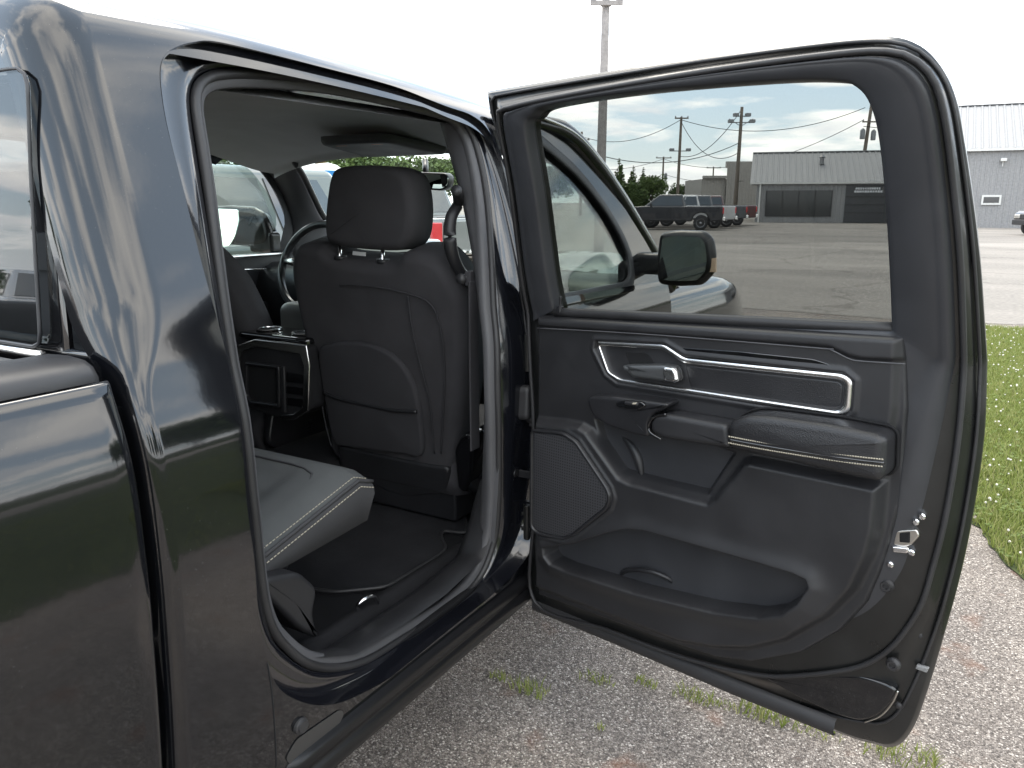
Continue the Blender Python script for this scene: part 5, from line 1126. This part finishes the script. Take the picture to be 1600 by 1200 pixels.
    for s_ in (-1, 1):
        for fy in ((.47, .92) if kind != 'suv' else (.315, .615)):
            y_ = base[0] + (base[1] - base[0]) * fy
            MB().box((s_ * (hw + .004), y_ - .30, belt - .10), (.022, .16, .03)).build('door_handle', black_trim, root, True, .008)
            MB().box((s_ * (hw + .0005), y_, .90), (.006, .010, .62)).build('door_gap', black_trim, root)
        MB().box((s_ * (hw + .002), .1, .56), (.03, 2.1, .06)).build('sill', black_trim, root, True, .01)
    return root
HD = Vector((-math.sin(math.radians(30.5)), math.cos(math.radians(30.5)), 0)); RT = Vector((HD.y, -HD.x, 0))
def head(ax, ay):           # heading given in the view's right/forward components
    d = RT * ax + HD * ay; return math.atan2(-d.x, d.y)
def far(px, dep): return Vector((1.01, -1.89, 0)) + dep * (HD + RT * ((px - 800) / 1277))
pb, pw, pmn, pg = car_paint('parked_black_paint', (.012, .013, .018)), car_paint('parked_white_paint', (.45, .45, .45)), car_paint('parked_maroon_paint', (.07, .018, .022)), car_paint('parked_grey_paint', (.05, .055, .065))
a20 = math.radians(14); row_h = head(-math.cos(a20), math.sin(a20)); pv = RT * math.sin(a20) + HD * math.cos(a20)
c0 = far(1046, 46)
for k, (pm_, lb) in enumerate(((pb, 'black pickup nearest in the row of trucks beyond the lot'), (pw, 'white pickup second in the far row, behind the black one'), (pg, 'dark grey pickup third in the far row of trucks'), (pmn, 'maroon pickup at the far right end of the distant row'))):
    c_ = c0 + pv * (3.1 * k) + RT * (.75 * k)
    vehicle('parked_pickup', lb, 'pickup truck', (c_.x, c_.y), row_h, pm_, 'pickup', 'pickups parked in a row across the lot')
silver = car_paint('parked_silver_paint', (.15, .16, .16), .2)
p_ = far(672, 12.6); a40 = math.radians(38); hd_v = HD * math.cos(a40) - RT * math.sin(a40); rt_v = HD * math.sin(a40) + RT * math.cos(a40)
c_ = p_ + hd_v * 2.95 + rt_v * .98
vehicle('parked_pickup', 'silver pickup seen through the windshield, red taillight beside the head rest', 'pickup truck', (c_.x, c_.y), head(-math.sin(a40), math.cos(a40)), silver, 'pickup')
palegreen = car_paint('parked_pale_sage_paint', (.13, .145, .135))
vehicle('parked_suv', 'pale boxy SUV parked beside the driver window', 'SUV', (-5.45, 3.7), 0, palegreen, 'suv')
vehicle('parked_suv', 'dark boxy off-roader at the right edge of the photo before the grey building', 'SUV', tuple(far(1682, 38))[:2], head(-.98, -.12), pb, 'suv')
vehicle('parked_sedan', 'white sedan mirrored in the rear window glass', 'car', (-13, -8.5), 1.9, pw, 'sedan')

# ================================================================ metal buildings
def ribbed(name, w_, h_, M4, mat, parent, pitch=.30, depth=.03, seg=1):
    """trapezoid-ribbed metal sheet w x h in its own plane; M4 places it (local x along, z up, y out)"""
    V = []; xs = []
    k = 0
    while k * pitch < w_:
        x0 = k * pitch
        for dx2, dd in ((0, 0), (pitch * .62, 0), (pitch * .70, depth), (pitch * .90, depth), (pitch * .98, 0)):
            if x0 + dx2 <= w_: xs.append((x0 + dx2, dd))
        k += 1
    xs.append((w_, 0))
    for z_ in (0, h_):
        for x_, d_ in xs: V.append(M4 @ Vector((x_, -d_, z_)))
    n_ = len(xs); F = [(i, i+1, n_+i+1, n_+i) for i in range(n_-1)]
    return raw(name, V, F, mat, parent, False)
steel_grey = grain(principled('grey_ribbed_steel', (.27, .27, .272), .6, spec=.2), 3, .1, .01, .12)
roof_grey = grain(principled('grey_roof_steel', (.25, .25, .252), .6, spec=.4), 3, .1, .01, .12)
cream_steel = grain(principled('cream_ribbed_steel', (.30, .285, .262), .55), 3, .1, .01, .12)
white_trim = principled('white_trim', (.6, .6, .58), .5); dark_win = principled('dark_shop_glass', (.03, .033, .036), .08, spec=.7)
sign_m = principled('white_lettering', (.65, .66, .68), .6); door_dk = principled('dark_roller_door', (.05, .052, .056), .45)
metal_v = principled('galvanised_vent', (.22, .22, .225), .4, .6)
def wall_frame(px0, px1, dep):
    """local frame for a facade that faces the viewer: x along to the right, -y towards the viewer"""
    a = far(px0, dep); M4 = Matrix(((RT.x, HD.x, 0, a.x), (RT.y, HD.y, 0, a.y), (0, 0, 1, 0), (0, 0, 0, 1))); return M4, (far(px1, dep) - a).length
def metal_building(label, px0, px1, dep, z_eave, z_ridge, depth_b, wallm, roofm):
    M4, W_ = wall_frame(px0, px1, dep); root = empty('metal_building', label, 'building', tuple(M4.translation), math.atan2(RT.y, RT.x)); I = Matrix.Identity(4)
    ribbed('front_wall', W_, z_eave, I, wallm, root)
    L_ = MB(); d2 = depth_b / 2
    for x_ in (0, W_): L_.add([(x_, 0, 0), (x_, depth_b, 0), (x_, depth_b, z_eave), (x_, d2, z_ridge), (x_, 0, z_eave)], [(0,1,2,3,4)])
    L_.build('gable_wall', wallm, root)
    MB().box((W_/2, depth_b, z_eave/2), (W_, .1, z_eave)).build('back_wall', wallm, root)
    sl = math.hypot(d2, z_ridge - z_eave); th = math.atan2(z_ridge - z_eave, d2)
    for s_ in (0, 1):
        if s_ == 0: Mr = Matrix.Translation((-.5, -.2, z_eave - .2 * math.tan(th))) @ Matrix.Rotation(-(PI/2 - th), 4, 'X')
        else: Mr = Matrix.Translation((W_ + .5, depth_b + .2, z_eave - .2 * math.tan(th))) @ Matrix.Rotation(PI, 4, 'Z') @ Matrix.Rotation(-(PI/2 - th), 4, 'X')
        ribbed('roof_slope', W_ + 1.0, sl + .2 / math.cos(th), Mr, roofm, root, pitch=.42, depth=.045)
    MB().box((W_/2, -.21, z_eave - .2*math.tan(th) - .04), (W_ + 1.0, .10, .14)).build('eave_gutter', white_trim if wallm is steel_grey else roofm, root)
    for x_ in (.25, W_ - .25): MB().box((x_, -.12, z_eave / 2), (.12, .10, z_eave)).build('downspout', white_trim, root)
    for x_ in (W_ * .3, W_ * .62):
        q = MB(); lathe(q, [(.16, 0), (.16, .5), (.26, .55), (.05, .75)], (x_, d2 * .55, z_eave + (z_ridge - z_eave) * .55), 'z', 14); q.build('roof_vent', metal_v, root, True)
    MB().box((W_/2, d2, z_ridge + .03), (W_ + 1.0, .4, .06)).build('ridge_cap', roofm, root)
    return root, W_
# low grey workshop with a wide window and a dark door
A, WA = metal_building('low grey metal workshop with wide window and dark glazed door', 1181, 1500, 62, 3.017, 5.386 , 11, steel_grey, roof_grey)
ppm = 62 / 1277 * .95; A.rotation_euler.z -= math.radians(17)
def onA(px): return (px - 1181) * ppm
def zA(py): return 1.55 + 62 * (315 - py) / 1310
m = MB().box(((onA(1197) + onA(1297)) / 2, -.06, (zA(298) + zA(338)) / 2), (onA(1297) - onA(1197), .06, zA(298) - zA(338))); m.build('shop_window', dark_win, A)
for x_ in np.linspace(onA(1197), onA(1297), 5): MB().box((x_, -.10, (zA(298) + zA(338)) / 2), (.07, .05, zA(298) - zA(338))).build('window_mullion', black_trim, A)
d_ = MB().box(((onA(1317) + onA(1384)) / 2, -.06, (zA(290) + zA(347)) / 2), (onA(1384) - onA(1317), .07, zA(290) - zA(347))).build('garage_door', door_dk, A)
for fx, zz2, w2 in ((.48, 295.5, .55), (.49, 300, .62)):
    for k in range(11):
        w3 = (onA(1384) - onA(1317)) * w2; x_ = onA(1317) + (onA(1384) - onA(1317)) * fx - w3/2 + w3 * (k + .5) / 11
        MB().box((x_, -.11, zA(zz2)), (w3 / 11 * random.uniform(.6, .9), .02, .14)).build('sign_letter', sign_m, d_)
for z_ in (zA(308), zA(320), zA(332)): MB().box(((onA(1317) + onA(1384)) / 2, -.105, z_), (onA(1384) - onA(1317), .02, .05)).build('door_rail', black_trim, d_)
# tall grey building on the right
B, WB = metal_building('tall grey metal building with small white framed window, right of the open door', 1492, 1900, 50, 4.68, 7.772, 14, steel_grey, roof_grey)
ppb = 50 / 1277; B.rotation_euler.z -= math.radians(27)
xb = lambda px: (px - 1492) * ppb * .90
zb_ = lambda py: 1.55 + 50 * (315 - py) / 1310
MB().box((xb(1546), -.07, zb_(312.5)), (xb(1561) - xb(1532), .08, zb_(305) - zb_(320))).build('window_frame', white_trim, B)
MB().box((xb(1546), -.12, zb_(312.5)), (xb(1558) - xb(1535), .02, zb_(308) - zb_(317))).build('window_pane', dark_win, B)
MB().box((xb(1556.5), -.16, zb_(252)), (.32, .25, .18)).build('wall_lamp', white_trim, B, False, .03)
MB().box((xb(1556), -.06, zb_(258)), (.05, .06, .30)).build('lamp_conduit', white_trim, B)
# cream building with stepped false front behind the trucks
M4, WC = wall_frame(1096, 1200, 82); C_ = empty('storefront', 'cream ribbed metal building with a stepped false front behind the trucks', 'building', tuple(M4.translation), math.atan2(RT.y, RT.x))
ppc = 82 / 1277; zc_ = lambda py: 1.55 + 82 * (315 - py) / 1310
ribbed('low_wall', 36 * ppc, zc_(279), Matrix.Identity(4), cream_steel, C_); ribbed('tall_wall', 68 * ppc, zc_(262), Matrix.Translation((36 * ppc, -.3, 0)), cream_steel, C_)
MB().box((36 * ppc + 20 * ppc, .2, zc_(258)), (40 * ppc, .5, zc_(253) - zc_(263))).build('parapet', cream_steel, C_); MB().box((18 * ppc, -.1, zc_(277)), (36 * ppc, .5, .25)).build('cornice', cream_steel, C_)
MB().box((WC / 2, 4.2, zc_(280) / 2), (WC, 8, zc_(280))).build('store_block', cream_steel, C_)

# ================================================================ utility poles and wires
wood = grain(principled('weathered_pole_wood', (.16, .135, .11), .9), 20, .5, .01, .2); wood2 = grain(principled('pale_pole_wood', (.30, .28, .27), .9), 20, .5, .01, .2)
metal_g = principled('grey_transformer', (.22, .23, .24), .5)
def pole(px, dep, ztop, r_, label, parts, lean_=0.0, mat=wood):
    p = far(px, dep); root = empty('utility_pole', label, 'pole', (p.x, p.y, 0), math.atan2(RT.y, RT.x))
    tube('shaft', [(lean_ * t_ * ztop, 0, ztop * t_) for t_ in np.linspace(0, 1, 6)], [r_ * (1.15 - .4 * t_) for t_ in np.linspace(0, 1, 6)], mat, root, seg=12)
    for kind, z_, s_ in parts:
        x_ = lean_ * z_
        if kind == 'arm':
            MB().box((x_, -r_ - .04, z_), (s_, .10, .12)).build('crossarm', mat, root)
            for e in (-.45, 0, .45): 
                q = MB(); lathe(q, [(.05, 0), (.07, .05), (.05, .12), (.03, .16)], (x_ + e * s_, -r_ - .04, z_ + .06), 'z', 8); q.build('insulator', metal_g, root, True)
        elif kind == 'can':
            q = MB(); lathe(q, [(.18, 0), (.22, .03), (.22, .75), (.16, .85), (.05, .95)], (x_ + s_, -.1, z_), 'z', 14); q.build('transformer', metal_g, root, True)
        elif kind == 'lamp':
            for e in (-1, 1): MB().box((x_ + e * s_, -.15, z_), (.45, .4, .28)).build('flood_lamp', metal_g, root, True, .05)
            MB().box((x_, -.05, z_ - .1), (2 * s_, .08, .08)).build('lamp_bracket', metal_g, root)
        elif kind == 'brace':
            for e in (-1, 1): tube('brace', [(x_, 0, z_ - .6), (x_ + e * s_, 0, z_)], .03, metal_g, root, seg=6)
    return p, ztop
pole(937, 24, 7.577, .135, 'tall pale utility pole rising behind the open door, lamps at its top', [('lamp', 7.3, .55), ('brace', 7.4, .9), ('arm', 6.9, .9)], .006, wood2)
pole(907, 92, 9.065, .16, 'small dark pole with crossarm left of the tall pale pole', [('arm', 8.2, 1.7), ('can', 6.2, -.35), ('arm', 6.0, .8)])
pole(1058, 80, 9.428, .15, 'tall slim pole with floodlights mid way, behind the parked trucks', [('arm', 9.3, 1.3), ('lamp', 6.4, .8)], .004)
pole(1034, 118, 7.765, .15, 'short distant pole with crossarm beside the dark trees', [('arm', 7.6, 2.2), ('can', 4.6, .4)])
pole(1149, 70, 9.245, .17, 'dark pole with a cluster of floodlights in front of the storefront', [('lamp', 8.1, .9), ('lamp', 8.6, .5), ('brace', 8.3, 1.0)], .008)
pole(1338, 76, 10.368, .18, 'leaning pole with transformer cans above the workshop roof', [('can', 7.1, -.45), ('can', 7.0, .55), ('arm', 8.6, 1.4)], .055)
pole(1112, 140, 7.321, .15, 'tiny far pole above the storefront roof', [('arm', 7.1, 2.4)])
wire_m = principled('power_cable', (.03, .03, .032), .6)
def wire(a, b, sag, label, r_=.03):
    A_ = far(a[0], a[1]); B_ = far(b[0], b[1]); A_.z = 1.55 + a[1] * (315 - a[2]) / 1310; B_.z = 1.55 + b[1] * (315 - b[2]) / 1310
    o = tube('power_line', [tuple(A_.lerp(B_, t_) - Vector((0, 0, sag * 4 * t_ * (1 - t_)))) for t_ in np.linspace(0, 1, 20)], r_, wire_m, seg=5); tag(o, label, 'power line', 'overhead power lines')
wire((907, 92, 215), (1058, 80, 190), 1.2, 'cable from the small dark pole up to the slim pole')
wire((1058, 80, 190), (1338, 76, 172), 1.5, 'cable from the slim pole to the leaning pole')
wire((880, 92, 262), (1034, 118, 249), .8, 'cable running left from the short distant pole')
wire((1034, 118, 249), (1338, 76, 190), 2.5, 'cable from the short distant pole to the leaning pole')
wire((1058, 80, 192), (1149, 70, 240), 1.6, 'cable dropping from the slim pole towards the storefront')
wire((1149, 70, 176), (1058, 80, 245), 1.2, 'cable crossing down from the floodlight pole to the left')
wire((1034, 118, 272), (1160, 80, 283), .5, 'low cable past the trees to the storefront')
wire((1338, 76, 200), (1700, 70, 150), 1.2, 'cable leaving the leaning pole to the right')
wire((880, 60, 225), (1149, 70, 225), 1.5, 'long sagging cable behind the tall pale pole')
# ================================================================ trees
leaf_m = principled('leaf_green', (.06, .10, .028), .8, spec=.25); n, l, b = nodes(leaf_m)
g_ = n.new('ShaderNodeNewGeometry'); oi = n.new('ShaderNodeObjectInfo'); ad = n.new('ShaderNodeMath'); ad.operation = 'MULTIPLY_ADD'; ad.inputs[1].default_value = .7; l.new(g_.outputs['Random Per Island'], ad.inputs[0]); ml = n.new('ShaderNodeMath'); ml.operation = 'MULTIPLY'; ml.inputs[1].default_value = .3; l.new(oi.outputs['Random'], ml.inputs[0]); l.new(ml.outputs[0], ad.inputs[2])
r = n.new('ShaderNodeValToRGB'); r.color_ramp.elements[0].color = (.03, .055, .018, 1); r.color_ramp.elements[1].color = (.12, .17, .05, 1); l.new(ad.outputs[0], r.inputs[0]); l.new(r.outputs[0], b.inputs['Base Color'])
bark = grain(principled('bark', (.09, .075, .06), .95), 12, .8, .02, .2)
def tree_proto(kind, seed):
    rg = np.random.default_rng(seed); V = []; F = []
    if kind == 'leafy':
        lobes = [(rg.uniform(-1.9, 1.9), rg.uniform(-1.9, 1.9), rg.uniform(2.6, 6.6), rg.uniform(.9, 1.6)) for _ in range(17)] + [(0, 0, 5.0, 2.0)]
        lobes = [(x_, y_, z_, r_ * (1 - .06 * abs(z_ - 4.5))) for x_, y_, z_, r_ in lobes]; N = 3600; s0 = .16
    else:
        lobes = [(rg.uniform(-.1, .1), rg.uniform(-.1, .1), z_, 1.75 * (1 - (z_ - .8) / 7.0) + .10) for z_ in np.linspace(1.0, 7.6, 22)]; N = 3600; s0 = .15
    wts = np.array([q[3] ** 2 for q in lobes]); wts /= wts.sum()
    for k in rg.choice(len(lobes), N, p=wts):
        x_, y_, z_, r_ = lobes[k]; d = rg.normal(0, 1, 3); d /= np.linalg.norm(d); rr_ = r_ * rg.uniform(.55, 1.08)
        c_ = np.array([x_, y_, z_]) + d * rr_ * ((1, 1, .85) if kind == 'leafy' else (1, 1, .28)); s_ = s0 * rg.uniform(.6, 1.5)
        u = rg.normal(0, 1, 3); u /= np.linalg.norm(u); v_ = np.cross(u, rg.normal(0, 1, 3)); v_ /= np.linalg.norm(v_) + 1e-9; i0 = len(V)
        V += [tuple(c_ + u*s_), tuple(c_ + v_*s_*.7), tuple(c_ - u*s_), tuple(c_ - v_*s_*.7)]; F.append((i0, i0+1, i0+2, i0+3))
    root = empty('leafy_tree' if kind == 'leafy' else 'conifer', 'x', 'tree'); raw('crown', V, F, leaf_m, root, False)
    m_ = MB()
    if kind == 'leafy':
        tube('t', [(0, 0, 0), (.05, .02, 1.5), (.0, .05, 3.0), (.1, 0, 5.0)], [.22, .17, .13, .05], None, seg=10, MBo=m_)
        for k in range(7):
            x_, y_, z_, r_ = lobes[k]; tube('t', [(0, .03, 1.6 + .25*k), (x_*.5, y_*.5, (1.6 + .25*k + z_) / 2 + .2), (x_*.9, y_*.9, z_)], [.08, .055, .02], None, seg=7, MBo=m_)
    else: tube('t', [(0, 0, 0), (0, 0, 4), (0, 0, 7.7)], [.2, .12, .03], None, seg=10, MBo=m_)
    m_.build('trunk', bark, root, True)
    return root
PROTO = [tree_proto('leafy', 1), tree_proto('leafy', 2), tree_proto('conifer', 3)]; PUSED = [False] * 3
def place_tree(k, x_, y_, s_, label, rz=None, sxy=1.0, group='trees around the lot'):
    root = PROTO[k]
    if PUSED[k]:
        new = root.copy(); COL.objects.link(new)
        for ch in root.children: c2 = ch.copy(); COL.objects.link(c2); c2.parent = new
        root = new
    PUSED[k] = True
    root.location = (x_, y_, 0); root.scale = (s_ * sxy, s_ * sxy, s_); root.rotation_euler = (0, 0, random.uniform(0, 6.28) if rz is None else rz); tag(root, label, 'tree', group)
def tree_far(k, px, dep, ytop, label, sxy=1.0):
    p = far(px, dep); zt_ = 1.55 + dep * (315 - ytop) / 1310; place_tree(k, p.x, p.y, zt_ / 7.7, label, None, sxy)
tree_far(2, 966, 100, 248, 'pointed conifer just right of the tall pale pole', 1.0)
tree_far(2, 988, 104, 259, 'second conifer in the dark clump', 1.0)
tree_far(2, 1003, 107, 262, 'third conifer in the dark clump', 1.0)
tree_far(0, 1018, 104, 266, 'rounded dark tree at the right of the conifer clump', 1.1)
tree_far(1, 983, 96, 280, 'low bush in front of the conifers', 1.5)
tree_far(0, 1066, 110, 282, 'round tree behind the slim pole', 1.3)
tree_far(1, 1100, 112, 284, 'tree beside the storefront corner', 1.2)
tree_far(1, 948, 90, 288, 'low pale shrub left of the conifers', 1.0)
tree_far(0, 335, 34, 226, 'big leafy tree seen through the driver window', 1.15)
tree_far(1, 385, 46, 252, 'leafy tree behind the pale SUV', 1.2)
tree_far(1, 250, 40, 230, 'leafy tree left of the driver window', 1.2)
for k, (px_, dep_, yt_, lb_) in enumerate([(470, 70, 228, 'tree at the left end of the windshield view'), (505, 74, 235, 'tree over the silver pickup cab'), (545, 80, 224, 'tree behind the head rest top'), (590, 76, 232, 'tree hidden partly by the head rest'), (640, 84, 230, 'tree under the rear view mirror'), (690, 78, 238, 'tree beside the rear view mirror'), (730, 82, 232, 'tree past the cab pillar'), (790, 90, 242, 'distant tree past the roof front'), (860, 95, 250, 'distant tree near the door pillar')]):
    tree_far(k % 2, px_, dep_, yt_, lb_, 1.25)
for k in range(9):
    place_tree(k % 2, 34 + 5 * (k % 3), -34 + 9.5 * k, .95 + .12 * (k % 4), ['leafy tree across the lane, %s from the south' % w_ for w_ in ('first', 'second', 'third', 'fourth', 'fifth', 'sixth', 'seventh', 'eighth', 'ninth')][k], None, 1.2, 'trees along the far verge')
for k in range(7):
    place_tree((k + 1) % 2, -52 - 6.0 * (k % 3), -46 + 9.0 * k, 1.0 + .15 * (k % 3), ['leafy tree behind the driver side, %s from the rear' % w_ for w_ in ('first', 'second', 'third', 'fourth', 'fifth', 'sixth', 'seventh')][k], None, 1.1, 'trees left of the lot')
# blue and white canopy standing behind the silver pickup
p = far(497, 30); cn_ = empty('canopy', 'blue and white canopy behind the silver pickup roof', 'canopy', (p.x, p.y, 0)); zc = 1.55 + 30 * (315 - 268) / 1310
dome = [[(r_ * 1.05 * math.cos(2*PI*k/24), r_ * 1.05 * math.sin(2*PI*k/24), zc + h_) for k in range(24)] for r_, h_ in ((1, -.28), (1.0, 0), (.7, .22), (.35, .32), (.02, .36))]
loft('white_top', dome[1:], white_trim, cn_); loft('blue_valance', dome[:2], principled('blue_fabric', (.03, .20, .48), .7), cn_)
for a in (45, 135, 225, 315): tube('leg', [(math.cos(math.radians(a)) * .9, math.sin(math.radians(a)) * .9, 0), (math.cos(math.radians(a)) * .9, math.sin(math.radians(a)) * .9, zc)], .03, white_trim, cn_, seg=8)
